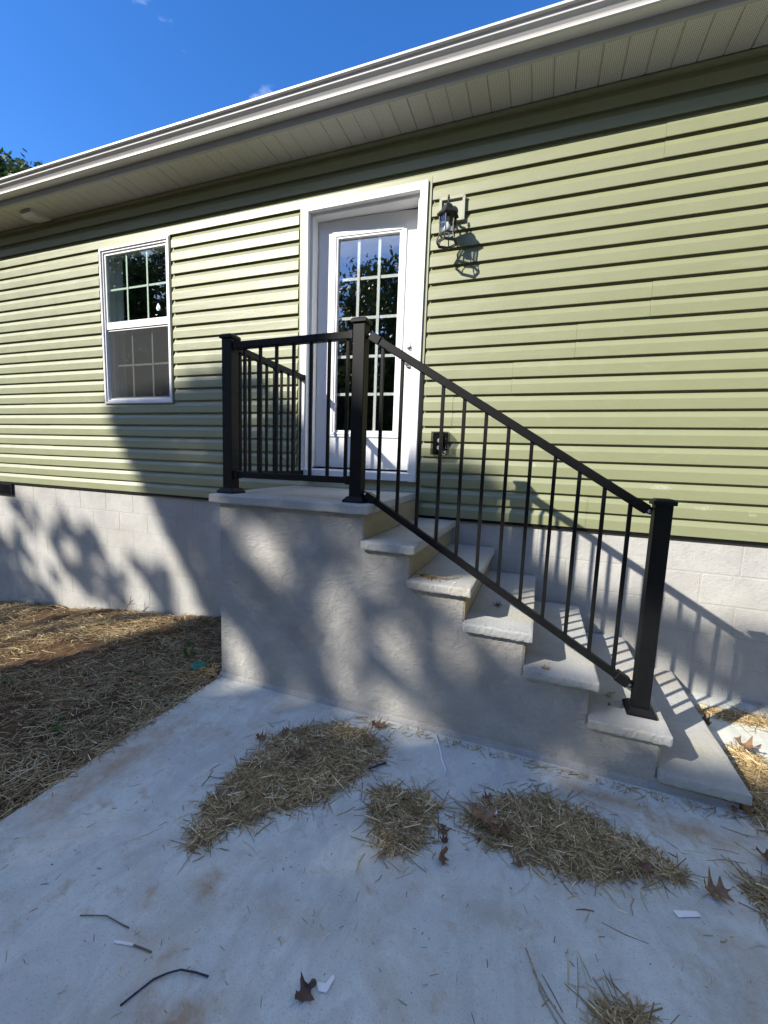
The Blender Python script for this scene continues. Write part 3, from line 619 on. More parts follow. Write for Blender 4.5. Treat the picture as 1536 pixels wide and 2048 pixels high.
def rails(p0, p1, zt0, zt1, zb0, zb1, n, th=.040, lift=0):
    d = Vector((p1[0] - p0[0], p1[1] - p0[1], 0)); 
    a, b = Vector((p0[0], p0[1], zt0)), Vector((p1[0], p1[1], zt1)); MB().bar(a, b, .042, th).build('top_rail', MT['black'], rail, bevel=.003)
    c, e = Vector((p0[0], p0[1], zb0)), Vector((p1[0], p1[1], zb1)); MB().bar(c, e, .034, .036).build('bottom_rail', MT['black'], rail, bevel=.003)
    for i in range(len(n)):
        t_ = n[i]; x, y = p0[0] + d.x * t_, p0[1] + d.y * t_
        baluster(x, y, round(zb0 + (zb1 - zb0) * t_, 3), round(zb0 + (zb1 - zb0) * t_ + (zt0 - zb0) + ((zt1 - zt0) - (zb1 - zb0)) * t_, 3))
    for q, s in ((a, b), (b, a), (c, e), (e, c)):
        dd = (s - q).normalized(); MB().bar(q + dd * .001, q + dd * .030, .050, .047 if q.z > (zt0 + zb0) / 2 - 3 else .042).build('bracket', MT['black'], rail, bevel=.003)
x0, x1 = PA.x + .0385, PB.x - .0385
rails((x0, -1.03), (x1, -1.03), 2.064, 2.074, 1.288, 1.291, [(xx - x0) / (x1 - x0) for xx in (-.951, -.838, -.725, -.609, -.494, -.380, -.266)])
# return to the house wall
ya, yb = PA.y + .0385, -.024
rails((PA.x - .003, ya), (-1.155, yb), 2.064, 2.074, 1.288, 1.280, [(k + .6) / 9.1 for k in range(9)])
# down the steps
def stair():
    bx0, bx1 = PB.x + .0385, PC.x - .0385
    sl_ = (1.246 - 2.072) / (1.244 + .105); top = lambda x: 2.072 + (x + .105) * sl_ - .024
    sb = (.425 - 1.231) / (1.22 + .125); bot = lambda x: 1.231 + (x + .125) * sb - .020
    yy = lambda x: PB.y + (PC.y - PB.y) * (x - PB.x) / (PC.x - PB.x)
    e0, e1 = bx0 + .045, bx1 - .045
    MB().bar((e0, yy(e0), top(e0)), (e1, yy(e1), top(e1)), .042, .040).build('top_rail', MT['black'], rail, bevel=.003)
    MB().bar((e0, yy(e0), bot(e0)), (e1, yy(e1), bot(e1)), .034, .034).build('bottom_rail', MT['black'], rail, bevel=.003)
    for i in range(12):
        x = -.063 + i * (1.165 + .063) / 11; baluster(x, yy(x), round(bot(x), 3), round(bot(x), 3) + .830)
    for f_, xs_ in ((top, (bx0, bx1)), (bot, (bx0, bx1))):
        for x, sgn in ((xs_[0], 1), (xs_[1], -1)):
            b_ = MB(); b_.bar((x + sgn * .022, yy(x), f_(x + sgn * .022)), (x + sgn * .075, yy(x), f_(x + sgn * .075)), .050, .045); b_.bar((x + sgn * .001, yy(x), f_(x + sgn * .012)), (x + sgn * .032, yy(x), f_(x + sgn * .026)), .018, .034)
            b_.build('hinged_bracket', MT['black'], rail, bevel=.002)
            MB().lathe((x + sgn * .014, yy(x) - .009, f_(x + sgn * .014)), [(.008, 0), (.008, -.004), (.003, -.006)], 10, 'y').build('bracket_bolt', MT['chrome'], rail)
stair()

# ================================================================== straw
def inpoly(px, py, poly):
    ins = np.zeros(len(px), bool); n = len(poly)
    for i in range(n):
        x1, y1 = poly[i]; x2, y2 = poly[(i + 1) % n]
        c = ((y1 > py) != (y2 > py)); t_ = np.where(c, (x2 - x1) * (py - y1) / ((y2 - y1) if y2 != y1 else 1e-9) + x1, 0); ins ^= c & (px < t_)
    return ins
def edge_dist(px, py, poly):
    d = np.full(len(px), 9.0); n = len(poly)
    for i in range(n):
        a = np.array(poly[i]); b = np.array(poly[(i + 1) % n]); ab = b - a
        t_ = np.clip(((px - a[0]) * ab[0] + (py - a[1]) * ab[1]) / (ab @ ab + 1e-12), 0, 1)
        d = np.minimum(d, np.hypot(px - a[0] - t_ * ab[0], py - a[1] - t_ * ab[1]))
    return d
def straw_object(name, x, y, z, mat, lmin, lmax, wd, label=None, cat=None, group=None, stuff=True, ang0=None, spread=math.pi, tiltmax=.12):
    n = len(x); L = rng.uniform(lmin, lmax, n) * rng.choice([1, 1.25, .5, .7, .3, 1, .6, .9, .4, 1.7], n); a = rng.uniform(0, 2 * math.pi, n) if ang0 is None else ang0 + rng.normal(0, spread, n)
    tl = rng.normal(0, tiltmax, n); bend = rng.normal(0, .10, n); wv = wd * rng.uniform(.6, 1.3, n); roll = rng.uniform(-1.0, 1.0, n)
    d = np.stack([np.cos(a), np.sin(a), np.zeros(n)], -1); s = np.stack([-np.sin(a) * np.cos(roll), np.cos(a) * np.cos(roll), np.sin(roll)], -1); s2 = np.stack([-np.sin(a), np.cos(a), np.zeros(n)], -1)
    P = np.stack([x, y, z], -1); V = np.zeros((n, 6, 3))
    for k, t_ in enumerate((-.5, 0, .5)):
        c = P + d * (L * t_)[:, None] + s2 * (bend * L * (t_ * t_ * 4 - .5) * .5)[:, None]; c[:, 2] += L * t_ * tl
        wk = wv * (1.0 if k == 1 else .8); V[:, 2 * k] = c - s * (wk / 2)[:, None]; V[:, 2 * k + 1] = c + s * (wk / 2)[:, None]
    org = Vector((float(x.mean()), float(y.mean()), 0))
    floor = FLOOR(V[..., 0], V[..., 1]) + .0012
    V[..., 2] = np.maximum(V[..., 2], floor + (V[..., 2] * 0)); V -= np.array(org)
    me = bpy.data.meshes.new(name); me.vertices.add(n * 6); me.vertices.foreach_set('co', V.reshape(-1))
    b = np.arange(n)[:, None] * 6; q = np.concatenate([b + np.array([0, 1, 3, 2]), b + np.array([2, 3, 5, 4])], 1).reshape(-1)
    me.loops.add(n * 8); me.loops.foreach_set('vertex_index', q.astype(np.int32)); me.polygons.add(n * 2); me.polygons.foreach_set('loop_start', np.arange(n * 2, dtype=np.int32) * 4)
    me.update(); me.validate()
    o = place(name, me, MT[mat], None, org); tag(o, label, cat, group, 'stuff' if stuff else None); return o
def FLOOR(x, y): return np.where(x < -1.06, -9.0, np.where(y > -1.13, -.05 * np.clip((y + 1.13) / 1.13, 0, 1), 0.0))
def fill(poly, n):
    p_ = np.array(poly); lo, hi = p_.min(0), p_.max(0); X = np.zeros(0); Y = np.zeros(0)
    while len(X) < n:
        x = rng.uniform(lo[0], hi[0], n * 2); y = rng.uniform(lo[1], hi[1], n * 2); k = inpoly(x, y, poly); X = np.append(X, x[k]); Y = np.append(Y, y[k])
    return X[:n], Y[:n]
def pile(name, poly, n, hmax, label, cat='straw', base=None, lmin=.035, lmax=.12, wd=.0033, group='patches of loose straw on the concrete', loose=.06):
    x, y = fill(poly, int(n * .8)); x2, y2 = fill(poly, int(n * .5)); j = np.abs(rng.normal(0, .06, len(x2))); aa = rng.uniform(0, 6.28, len(x2))
    x = np.append(x, x2 + j * np.cos(aa)); y = np.append(y, y2 + j * np.sin(aa))
    ins = inpoly(x, y, poly); d = edge_dist(x, y, poly) * np.where(ins, 1, -1)
    f1 = np.sin(x * 23 + 3 * np.sin(y * 17)) * np.sin(y * 27 + 2 * np.sin(x * 19)) + .6 * np.sin(x * 51 + 1.3) * np.sin(y * 47 + .4 + 3 * x)
    keep = rng.uniform(0, 1, len(x)) < np.clip((d + .05 + .035 * f1) / .12, .0, 1) ** 1.4 * np.clip(.72 + .45 * f1, .12, 1); x, y, d = x[keep], y[keep], np.maximum(d[keep], 0)
    tr = rng.uniform(0, 1, len(x)) < .94; x, y, d = x[tr], y[tr], d[tr]
    nl = int(n * loose); i = rng.integers(0, len(x), nl); x = np.append(x, x[i] + rng.normal(0, .07, nl)); y = np.append(y, y[i] + rng.normal(0, .07, nl)); d = np.append(d, np.zeros(nl))
    ok = (y < YP - .02) | (base is not None) | (x > 1.6); x, y, d = x[ok], y[ok], d[ok]
    hh = hmax * np.clip(d / .14, 0, 1) ** .6; b = FLOOR(x, y) if base is None else base
    z = b + .003 + hh * rng.uniform(0, 1, len(x)) ** .8
    return straw_object(name, x, y, z, 'straw', lmin, lmax, wd, label, cat, group)
pile('straw_patch', [[-0.345, -2.16], [-0.425, -1.905], [-0.41, -1.739], [-0.385, -1.47], [-0.15, -1.275], [0.035, -1.28], [0.17, -1.375], [0.16, -1.51], [0.03, -1.77], [-0.13, -1.91], [-0.24, -2.06], [-0.29, -2.15]], 10500, .014, 'largest bent patch of loose straw on the concrete')
pile('straw_patch', [[0.2, -1.64], [0.355, -1.56], [0.48, -1.61], [0.48, -1.76], [0.44, -1.86], [0.35, -1.89], [0.28, -1.85]], 3000, .010, 'small squarish straw patch between the two larger patches')
pile('straw_patch', [[0.585, -1.645], [0.635, -1.52], [0.89, -1.40], [1.05, -1.435], [1.2, -1.495], [1.33, -1.555], [1.37, -1.58], [1.215, -1.655], [0.982, -1.73], [0.84, -1.74], [0.66, -1.71]], 9500, .012, 'long straw patch tapering towards the bottom step')
pile('straw_patch', [[1.80, -.62], [1.93, -.62], [2.0, -.95], [1.80, -1.30], [1.70, -1.25], [1.68, -1.10]], 5000, .018, 'straw heaped beside the end of the bottom tread')
pile('straw_patch', [[1.72, -.20], [2.3, -.14], [2.35, -.27], [1.80, -.30]], 3200, .014, 'thin strip of straw along the foot of the block wall')
pile('straw_patch', [[1.50, -1.55], [1.66, -1.43], [1.85, -1.5], [1.72, -1.7], [1.55, -1.63]], 2200, .012, 'straw patch next to the curled red brown leaf')
pile('straw_patch', [[1.0, -2.10], [1.09, -2.055], [1.15, -2.075], [1.14, -2.22], [1.02, -2.24]], 900, .010, 'tiny straw tuft alone on the open concrete')
pile('straw_patch', [[XN[1] - .03, -1.08], [XN[1] + .05, -1.10], [XN[1] + .19, -1.045], [XN[1] + .18, -1.02], [XN[1] + .04, -1.02], [XN[1] - .02, -1.0]], 260, .012, 'wisp of straw lying on the second tread', base=ZT[2], lmin=.03, lmax=.08, wd=.003, loose=0)
pile('straw_patch', [[1.16, -.93], [1.24, -.93], [1.24, -.86], [1.17, -.86]], 120, .01, 'bit of straw behind the foot of the lowest post', base=ZT[5], lmin=.02, lmax=.05, wd=.003, loose=0)
# scattered single straws over the slab
n = 900; x = rng.uniform(-1.0, 1.9, n); y = rng.uniform(-2.7, -1.16, n)
straw_object('scattered_straw', x, y, FLOOR(x, y) + .002, 'straw', .005, .03, .0022, 'single straws and chaff scattered over the concrete', 'straw')
# clay crumbs and straw along the foot of the plinth
n = 420; x = rng.uniform(-.1, 1.75, n); y = YP - .045 - np.abs(rng.normal(0, .035, n))
straw_object('debris_line', x, y, FLOOR(x, y) + .002, 'straw', .012, .06, .0028, 'thin line of straw debris along the stucco base', 'straw')
# mulch over the yard
def yard():
    N = 80000; d = rng.uniform(0, 1, N); x = -1.052 - 4.9 * d ** 1.25; y = rng.uniform(-2.75, -.005, N)
    keep = (y > -.005 - 2.75) & (x > -1.35 - 4.2 * (1 - np.clip((y + 2.6) / 2.6, 0, 1) * .0)); x, y = x[keep], y[keep]
    pn = np.sin(x * 3.1 + 1) * np.sin(y * 4.3) + .6 * np.sin(x * 7.7) * np.sin(y * 6.1 + 2); pn += .7 * np.sin(x * 2.1 - y * 3 + .5) * np.sin(y * 2.3 + x) ; keep = rng.uniform(0, 1, len(x)) < np.clip(.62 + .5 * pn, .12, 1); x, y = x[keep], y[keep]
    z = np.where(x > -1.07, .004, zground(x, y) + .004 + rng.uniform(0, .03, len(x)))
    straw_object('straw_mulch', x, y, z, 'strawyard', .03, .13, .0030, 'trampled straw mulch covering the yard beside the slab', 'straw')
yard()

# ================================================================== small litter
def oak_leaf(loc, size, rot, curl, label, tilt=(0, 0), mat='oak', name='oak_leaf', cat='leaf', group=None):
    size *= .72; curl *= 1.35; rot += rnd.uniform(-.3, .3)
    n = 22; vs = []; fs = []; fq = rnd.uniform(4.2, 7.2); am = rnd.uniform(.35, .7); ph = rnd.uniform(-1, .4); rag = rnd.uniform(.0, .05)
    for i in range(n + 1):
        t_ = i / n; wv = .34 * math.sin(math.pi * min(1, t_ * .93 + .05)) ** .7 * (1 + am * math.sin(t_ * math.pi * fq + ph) + rnd.uniform(-rag, rag) * 3) * (.55 + .6 * math.sin(math.pi * t_)); wv = max(.012, wv)
        bx = t_ - .5; lobe = .08 * math.sin(t_ * math.pi * fq + ph + .6)
        zc = curl * (bx * bx) * 1.4
        for s in (-1, -.5, 0, .5, 1): vs.append(((bx + abs(s) * lobe * .8) * size, s * wv * size, (zc + curl * .9 * (abs(s) * wv) ** 1.3 * (1.3 if s > 0 else .8) + (.02 + rag) * math.sin(9 * t_ + s * 3 + fq)) * size))
    for i in range(n):
        for k in range(4): a = i * 5 + k; fs.append((a, a + 1, a + 6, a + 5))
    m = len(vs); vs += [(-.5 * size, 0.006 * size, 0), (-.5 * size, -.006 * size, 0), (-.78 * size, -.005 * size, .02 * size), (-.78 * size, .005 * size, .02 * size)]; fs.append((m, m + 1, m + 2, m + 3))
    R_ = Matrix.Rotation(rot, 3, 'Z') @ Matrix.Rotation(tilt[0], 3, 'X') @ Matrix.Rotation(tilt[1], 3, 'Y'); vs = [R_ @ Vector(v) for v in vs]
    mz = min(v.z for v in vs); vs = [v - Vector((0, 0, mz - .0015)) + Vector(loc) for v in vs]
    o = MB().add(vs, fs).build(name, MT[mat], None, loc, smooth=True, fixn=False); tag(o, label, cat, group); return o
G_ = 'dry oak leaves on the concrete'
oak_leaf((.062, -1.225, 0), .12, .25, .35, 'flat rusty oak leaf by the stucco base above the largest straw patch', group=G_)
oak_leaf((.66, -1.63, .022), .16, -.35, .4, 'big rust brown oak leaf lying across the long straw patch', group=G_)
oak_leaf((.70, -1.665, .02), .10, 1.9, .5, 'brown oak leaf tucked under the big rust leaf', group=G_)
oak_leaf((.66, -1.52, .022), .06, .7, .6, 'small dark crumpled leaf at the top edge of the long straw patch', group=G_)
oak_leaf((.532, -1.845, 0), .09, 1.45, .9, 'dark curled leaf standing off the lower edge of the small straw patch', (.9, 0), group=G_)
oak_leaf((.522, -1.728, 0), .065, 1.9, .6, 'brown leaf in the gap between the small and long straw patches', group=G_)
oak_leaf((.535, -1.775, 0), .05, .1, 1.4, 'black curled leaf fragment below the brown leaf in the gap', group=G_)
oak_leaf((1.42, -1.615, 0), .13, .6, .7, 'crumpled brown oak leaf beside the white plastic strip', (.2, .1), group=G_)
oak_leaf((1.655, -1.125, 0), .14, -.6, .9, 'dark red oak leaf wedged under the bottom tread', (.5, .3), group=G_)
oak_leaf((.288, -2.351, 0), .085, 1.05, .5, 'small grey brown leaf beside the torn white paper', group=G_)
oak_leaf((-.44, -1.55, 0), .075, .3, .9, 'dark curled leaf at the left of the largest straw patch', (.4, 0), group=G_)
oak_leaf((-.36, -1.465, .005), .06, .9, .6, 'reddish leaf at the upper left edge of the largest straw patch', group=G_)
oak_leaf((-.18, -1.60, .026), .10, .2, .5, 'purple brown leaf half buried in the largest straw patch', group=G_)
oak_leaf((1.66, -1.40, .0), .12, 2.5, .6, 'curled red brown leaf at the straw by the slab edge', group=G_)
oak_leaf((1.215, -1.62, .012), .08, 2.6, .7, 'olive brown curled leaf at the pointed end of the long straw patch', group=G_)
oak_leaf((.80, -1.76, .004), .06, .5, .5, 'small olive leaf scrap below the middle of the long straw patch', group=G_)
oak_leaf((.74, -1.66, .02), .07, 1.2, .8, 'tan folded leaf in the lower left of the long straw patch', (.5, 0), group=G_)
oak_leaf((1.77, -.42, -.03), .11, -1.0, 1.2, 'dark twisted leaf beside the bottom tread near the wall straw', (.6, 0), group=G_)
oak_leaf((1.86, -.66, .02), .14, -.5, .5, 'red brown leaf on the straw beside the bottom tread', group=G_)
oak_leaf((.60, -.83, ZT[3]), .07, .2, .5, 'tan leaf on the third tread under the rail', group='leaves on the treads')
oak_leaf((.86, -1.12, ZT[4]), .055, -.1, .4, 'small tan leaf near the front edge of the fourth tread', group='leaves on the treads')
oak_leaf((1.16, -1.0, ZT[5]), .03, 1.0, 1.2, 'tiny black leaf scrap on the fifth tread', (.7, 0), group='leaves on the treads')
for k, (lx, ly, s, a, lb_) in enumerate(((-1.85, -1.45, .14, .4, 'large grey brown dead leaf lying in the yard straw'), (-2.3, -.95, .11, 1.4, 'brown dead leaf in the middle of the yard straw'), (-1.55, -.35, .12, 2.2, 'brown leaf close to the shaded block wall'), (-2.35, -.25, .13, .2, 'tan leaf on the straw near the foot of the block wall'), (-2.1, -1.9, .1, 2.9, 'reddish leaf in the straw far from the wall'))):
    oak_leaf((lx, ly, float(zground(np.array(lx), np.array(ly))) + .022), s, a, .6, lb_, group='dead leaves on the yard straw')
def strip(name, pts, mat, rad, label, cat, seg=6): o = MB().tube(pts, rad, seg).build(name, MT[mat], None, smooth=True); tag(o, label, cat); return o
zw = .0035
strip('navy_wire', [(-.135, -2.545, zw), (-.118, -2.505, zw), (-.104, -2.474, zw), (-.078, -2.452, zw + .004), (-.05, -2.434, zw + .006), (-.01, -2.423, zw + .004), (.027, -2.415, zw)], 'wire', .0026, 'bent navy wire offcut above the rusty slab stain', 'wire')
strip('cord_offcut', [(.36, -1.172, zw), (.385, -1.225, zw), (.408, -1.28, zw), (.430, -1.34, zw), (.464, -1.41, zw)], 'plastic', .0045, 'short white cord lying between the stucco base and the small straw patch', 'cord')
strip('twig', [(-.441, -2.439, zw), (-.40, -2.425, zw + .003), (-.365, -2.412, zw + .003), (-.31, -2.41, zw), (-.275, -2.409, zw)], 'twig', .0018, 'thin bent grey twig on the open slab', 'twig')
strip('white_twig', [(-.283, -2.45, zw), (-.225, -2.436, zw)], 'plastic', .0035, 'white peeled stick on the slab beside the navy wire', 'stick')
strip('twig', [(-.222, -2.436, zw), (-.19, -2.432, zw), (-.162, -2.43, zw)], 'twig', .0025, 'forked brown twig touching the white peeled stick', 'twig')
strip('dry_stem', [(.83, -2.02, zw), (.86, -2.08, zw), (.875, -2.12, zw), (.93, -2.19, zw)], 'drystem', .0018, 'long dry stem left of the tiny straw tuft', 'twig')
strip('dry_stem', [(.85, -2.07, zw), (.89, -2.12, zw), (.95, -2.18, zw)], 'drystem', .0016, 'short stalk lying against the long dry stem', 'twig')
strip('blue_pen', [(.135, -1.545, .012), (.195, -1.478, .012)], 'wire', .005, 'dark blue plastic tube end in the edge of the largest straw patch', 'tube')
def scrap(name, loc, poly, mat, label, cat, fold=.0):
    mb = MB(); mb.prism([(loc[0] + a, loc[1] + b) for a, b in poly], 'z', loc[2], loc[2] + .0012); mb.v = [(a, b, c + fold * abs(a - loc[0])) for a, b, c in mb.v]; o = mb.build(name, MT[mat], None); tag(o, label, cat)
scrap('plastic_strip', (1.31, -1.726, .0015), [(-.040, -.004), (.034, .022), (.042, .008), (-.028, -.022)], 'plastic', 'white plastic strip lying on the slab', 'plastic scrap', .05)
scrap('paper_scrap', (.325, -2.311, .0015), [(-.02, -.008), (.002, .0), (.012, .024), (.020, .018), (.014, -.018), (-.008, -.022)], 'plastic', 'torn white paper scrap on the slab', 'paper', .2)
scrap('paper_scrap', (.70, -1.585, .028), [(-.008, .014), (.004, .016), (.010, -.012), (-.002, -.014)], 'plastic', 'white chip lying on the long straw patch', 'paper', .3)
scrap('paper_scrap', (.40, -1.10, ZT[2] + .0015), [(-.006, -.012), (.0, -.014), (.008, .012), (.002, .014)], 'plastic', 'white chip on the front edge of the second tread', 'paper')
ac = MB(); ac.lathe((1.703, -1.141, .0), [(.003, .001), (.011, .006), (.013, .014), (.009, .022), (.002, .028)], 10); o = ac.build('acorn', MT['acorn'], None, smooth=True); tag(o, 'dark acorn on the slab below the bottom tread', 'acorn')
# valve lid in the yard
vl = empty('valve_lid', (-1.336, -1.038, -.05), 'round green plastic valve lid set in the straw', 'lid')
MB().lathe((-1.336, -1.038, -.055), [(.052, 0), (.052, .02), (.048, .024), (.003, .024)], 28).build('lid_disc', MT['teal'], vl)
MB().lathe((-1.336, -1.038, -.0312), [(.036, 0), (.036, .003), (.031, .003), (.031, 0)], 28, close=False).build('lid_ring', MT['teal'], vl)
# twig and weeds
zt = float(zground(np.array(-3.2), np.array(-.12)))
tg = empty('bare_twig', (-3.2, -.12, zt), 'bare forked twig sticking up against the foundation', 'twig')
MB().tube([(-3.28, -.12, zt), (-3.2, -.10, zt + .10), (-3.12, -.10, zt + .17)], [.006, .005, .003]).build('stem', MT['twig'], tg)
MB().tube([(-3.2, -.10, zt + .10), (-3.06, -.13, zt + .15)], [.004, .002]).build('side_shoot', MT['twig'], tg); MB().tube([(-3.17, -.10, zt + .13), (-3.16, -.09, zt + .21)], [.004, .002]).build('side_shoot', MT['twig'], tg)
def weed(x, y, h_, n_, label):
    z = float(zground(np.array(x), np.array(y))); mb = MB(); q = random.Random(int(abs(x * 991 + y * 77)))
    for k in range(n_):
        a = q.uniform(0, 6.28); l_ = h_ * q.uniform(.5, 1.1); w_ = .006 + .05 * h_; d = Vector((math.cos(a), math.sin(a), 0)); s = Vector((-d.y, d.x, 0)); b = Vector((x, y, z))
        p1 = b + d * l_ * .4 + Vector((0, 0, l_ * .7)); p2 = b + d * l_ * .9 + Vector((0, 0, l_ * .6))
        mb.add([b - s * .002, b + s * .002, p1 + s * w_, p1 - s * w_, p2], [(0, 1, 2, 3), (3, 2, 4)])
    o = mb.build('weed', MT['weed'], None, (x, y, z), fixn=False); tag(o, label, 'weed', 'weeds in the yard straw')
weed(-1.55, -.92, .10, 9, 'tall green weed next to the green valve lid'); weed(-1.72, -.75, .06, 8, 'low green weed between the valve lid and the wall'); weed(-1.7, -1.25, .05, 10, 'small bright weed in the straw beside the slab'); weed(-1.62, -1.75, .05, 9, 'small weed close to the slab edge'); weed(-2.5, -1.55, .07, 9, 'dark green weed out in the straw'); weed(-1.5, -1.85, .05, 8, 'second small weed close to the slab edge')

# ================================================================== trees
def leaf_mesh(name, P, size, org):
    n = len(P); a = rng.normal(0, 1, (n, 3)); a /= np.linalg.norm(a, axis=1)[:, None]; b = np.cross(a, rng.normal(0, 1, (n, 3))); b /= np.linalg.norm(b, axis=1)[:, None]
    s = size * rng.uniform(.6, 1.25, n); V = np.zeros((n, 4, 3)); V[:, 0] = P - a * s[:, None] * .6; V[:, 1] = P + b * s[:, None] * .34; V[:, 2] = P + a * s[:, None] * .6; V[:, 3] = P - b * s[:, None] * .34
    V -= np.array(org); me = bpy.data.meshes.new(name); me.vertices.add(n * 4); me.vertices.foreach_set('co', V.reshape(-1)); me.loops.add(n * 4); me.loops.foreach_set('vertex_index', np.arange(n * 4, dtype=np.int32))
    me.polygons.add(n); me.polygons.foreach_set('loop_start', np.arange(n, dtype=np.int32) * 4); me.update(); me.validate(); return me
def limbs(mb, base, tips, trunk_top, r0):
    b = Vector(base); t_ = Vector(trunk_top); k = 6
    pts = [b.lerp(t_, i / k) + Vector((.12 * math.sin(i * 1.3), .1 * math.sin(i * 1.9), 0)) for i in range(k + 1)]; mb.tube(pts, [r0 * (1 - .6 * i / k) for i in range(k + 1)], 10)
    for tip in tips:
        tip = Vector(tip); s = pts[rnd.randrange(3, k + 1)]; m_ = s.lerp(tip, .5) + Vector((0, 0, .35 * (tip - s).length * .3)); mb.tube([s, m_, tip], [r0 * .3, r0 * .17, r0 * .05], 6)
def tree(name, base, P, size, trunk_top, r0, label, group=None, ntips=14):
    tr = empty(name, base, label, 'tree', group); place('crown', leaf_mesh('crown', P, size, base), MT['leaf'], tr, base)
    mb = MB(); limbs(mb, base, [tuple(P[i]) for i in rng.integers(0, len(P), ntips)], trunk_top, r0); mb.build('trunk', MT['bark'], tr, base, smooth=True); return tr
def crown(center, rad, nclump, per, cr):
    c = rng.normal(0, 1, (nclump, 3)); c /= np.linalg.norm(c, axis=1)[:, None]; c *= (rng.uniform(.25, 1, nclump) ** .45)[:, None]; c = c * np.array(rad) + np.array(center)
    return (c[:, None, :] + rng.normal(0, 1, (nclump, per, 3)) * cr * rng.uniform(.5, 1.1, (nclump, 1, 1))).reshape(-1, 3)
# the big oak between the sun and the house; its crown shades the slab and the foot of the wall
def sun_oak():
    s = np.array(SUN); N = 60000
    u = rng.uniform(-6.2, 4.6, N); v = rng.uniform(-3.6, 2.4, N)
    top = np.interp(u, [-6.2, -3.6, -3.45, -3.0, -2.4, -2.0, -1.6, -1.3, -1.05, -.5, 0, .5, .64, .9, 1.3, 2.0, 2.8, 4.6], [-.2, .9, 1.85, 1.95, 2.05, 2.15, 2.1, 1.85, 1.6, 1.45, 1.42, 1.3, .85, .62, .5, .42, .3, -.3])
    ul = -3.55 + np.clip(1.9 - v, 0, 3) * .62
    dens = np.where((v < top) & (u > ul), 1.0, 0.0)
    # open dappled fringe on the left
    q_ = random.Random(5)
    for _ in range(150):
        cu = q_.uniform(-6.2, -2.7); cv = q_.uniform(-1.6, .8) - .25 * abs(cu + 5.2); L_ = q_.uniform(.06, .26); W2 = q_.uniform(.025, .075); ang = q_.uniform(-1.5, -.45)
        du, dv = u - cu, v - cv; a_ = du * math.cos(ang) + dv * math.sin(ang); b_ = -du * math.sin(ang) + dv * math.cos(ang)
        dens = np.where((u <= ul + .1) & ((a_ / L_) ** 2 + (b_ / W2) ** 2 < 1), np.maximum(dens, .9), dens)
    def hole(cu, cv, ru, rv, rot=0, k=1.0):
        nonlocal dens
        du, dv = u - cu, v - cv; a = du * math.cos(rot) + dv * math.sin(rot); b = -du * math.sin(rot) + dv * math.cos(rot); q = (a / ru) ** 2 + (b / rv) ** 2
        dens = np.where(q < 1, dens * (1 - k), dens)
    for _ in range(75):
        hole(q_.uniform(-.4, 2.4), q_.uniform(-1.1, .3), q_.uniform(.04, .12), q_.uniform(.08, .28), q_.uniform(-.7, .9), q_.uniform(.45, .85))
    for _ in range(30): hole(q_.uniform(.3, 3.3), q_.uniform(-2.3, -1.1), q_.uniform(.05, .2), q_.uniform(.05, .14), q_.uniform(-.7, .7), q_.uniform(.2, .6))
    for _ in range(40): hole(q_.uniform(-3.2, -.2), q_.uniform(-1.6, 1.6), q_.uniform(.04, .09), q_.uniform(.08, .25), q_.uniform(.2, .9), q_.uniform(.3, .75))
    hole(.24, -.16, .24, .13, -.75); hole(-.06, .06, .14, .10); hole(.08, -.90, .12, .30, .5); hole(1.12, -.95, .34, .09, -.45); hole(.75, -.45, .12, .2, .4, .6); hole(1.0, -.2, .1, .14, 0, .5)
    hole(1.9, -.28, .75, .26, -.25); hole(1.35, .17, .25, .16, -.5); hole(2.5, -.62, .35, .2); hole(2.0, -1.62, .22, .14, 0, .6); hole(1.62, -1.02, .2, .08, -.3, .7)
    hole(-2.7, -.62, .5, .06, -.2, .85); hole(-3.3, -.95, .5, .05, -.15, .8); hole(-1.9, -.85, .3, .06, -.2, .7); hole(-2.4, .45, .1, .22, .4, .55); hole(-1.95, .1, .09, .2, .4, .5); hole(-2.3, 1.35, .2, .09, 0, .7); hole(-1.65, 1.78, .16, .2, 0, .9); hole(-2.9, 1.3, .1, .1, 0, .5); hole(-1.0, 1.2, .3, .12, 0, .6)
    k = rng.uniform(0, 1, N) < dens; u, v = u[k], v[k]; t_ = 20 + rng.uniform(-1, 1, len(u)) * 2.6
    P = np.stack([u, np.zeros_like(u), v], -1) - s * t_[:, None]
    tree('oak_tree', (-9.6, -12.3, -.16), P, .17, (-9.4, -12.4, 8.2), .34, 'tall oak whose crown casts dappled shade over the steps', None, 22)
    return len(u)
sun_oak()
GB = 'trees behind the viewpoint mirrored in the door and window panes'
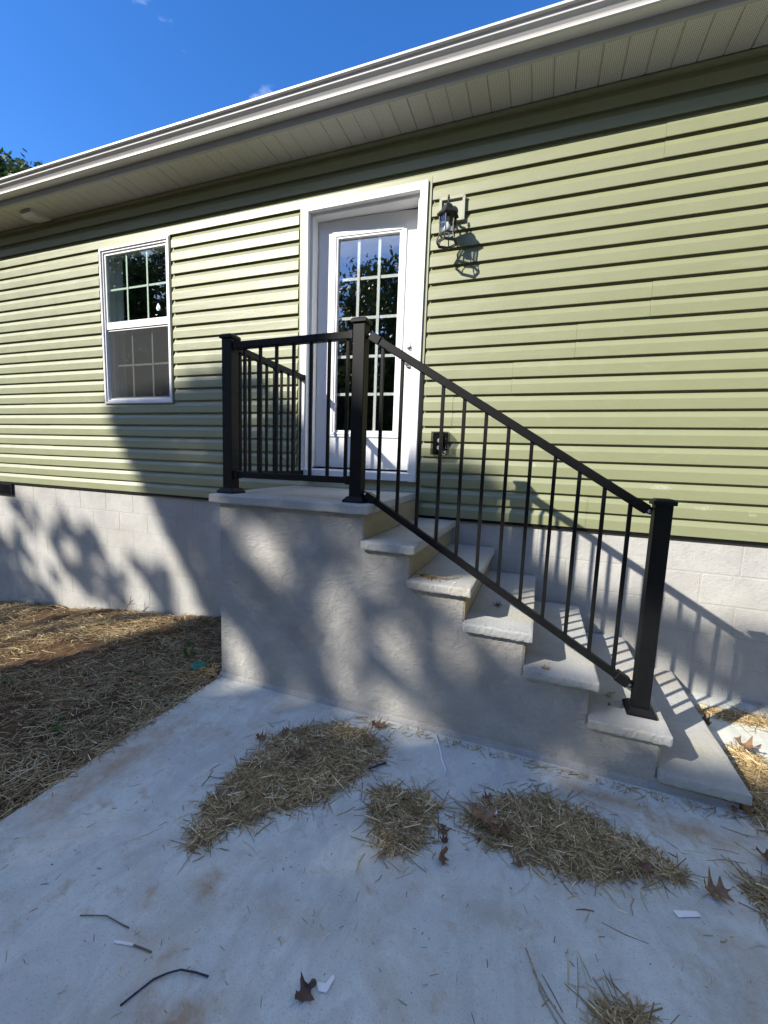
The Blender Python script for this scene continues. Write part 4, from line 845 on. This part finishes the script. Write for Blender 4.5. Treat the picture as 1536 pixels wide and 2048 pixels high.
for i, (cx, cy, cz, rx, rz, ht, lb_) in enumerate(((-3.6, -15.5, 5.6, 2.7, 4.6, 3, 'tall tree mirrored at the right of the door panes'), (-6.9, -17.5, 3.4, 2.6, 3.0, 2, 'low bushy tree mirrored in the lower door panes'), (.6, -17, 5.0, 3.0, 4.5, 3, 'broad tree standing beyond the slab opposite the steps'),
        (-10.8, -22.5, 4.2, 3.4, 3.6, 2.5, 'rounded tree farther back mirrored at the left of the door'), (-15.5, -8.6, 5.4, 2.9, 4.4, 3, 'dense tree mirrored in the window panes'), (-20.5, -13.5, 7.5, 3.6, 5.2, 4, 'taller tree behind the one mirrored in the window'), (-14.2, -5.2, 3.5, 1.9, 2.8, 2, 'small tree at the edge of the yard near the house corner'), (4.8, -11.5, 6.0, 3.2, 5.6, 3, 'large tree behind the slab to the right of the steps'), (9.5, -9, 6, 3.2, 5.6, 3, 'wide tree right of the house front'), (13, -5.5, 5.5, 3, 5.2, 3, 'tree standing off the right end of the house'), (-13.6, -17, 6.3, 2.7, 5.4, 3, 'dense tree left of the rounded one across the yard'), (-5.9, -19.5, 6.2, 2.7, 5.4, 3, 'leafy tree behind the low bushy one'), (-1.4, -19.5, 6.2, 3, 5.4, 3, 'leafy tree behind the broad one opposite the steps'), (3, -19.5, 6.2, 3, 5.4, 3, 'leafy tree filling the gap opposite the steps'), (-17, -25, 6, 4, 5.5, 3, 'far tree at the back of the yard'), (-2, -26, 6.5, 4.5, 6, 3, 'far broad tree behind the others'), (7, -24, 6.5, 4.5, 6, 3, 'far tree behind the large right hand tree'))):
    P = crown((cx, cy, cz), (rx, rx, rz), 170, 75, .36); P = P[P[:, 2] > .3]; tree('yard_tree', (cx, cy, -.3), P, .21, (cx, cy, cz), .22, lb_, GB, 10)
# tree seen over the eave
P = crown((-20.75, 8.9, 10.45), (2.7, 2.7, 2.5), 260, 110, .3)
tree('yard_tree', (-20.7, 8.9, -.5), P, .2, (-20.7, 8.9, 9.5), .3, 'dark leafy tree top rising behind the roof edge', None, 14)
print('panels', npan, 'objects', len(bpy.data.objects), 'tris', sum(len(o.data.polygons) * 2 for o in bpy.data.objects if o.type == 'MESH'))
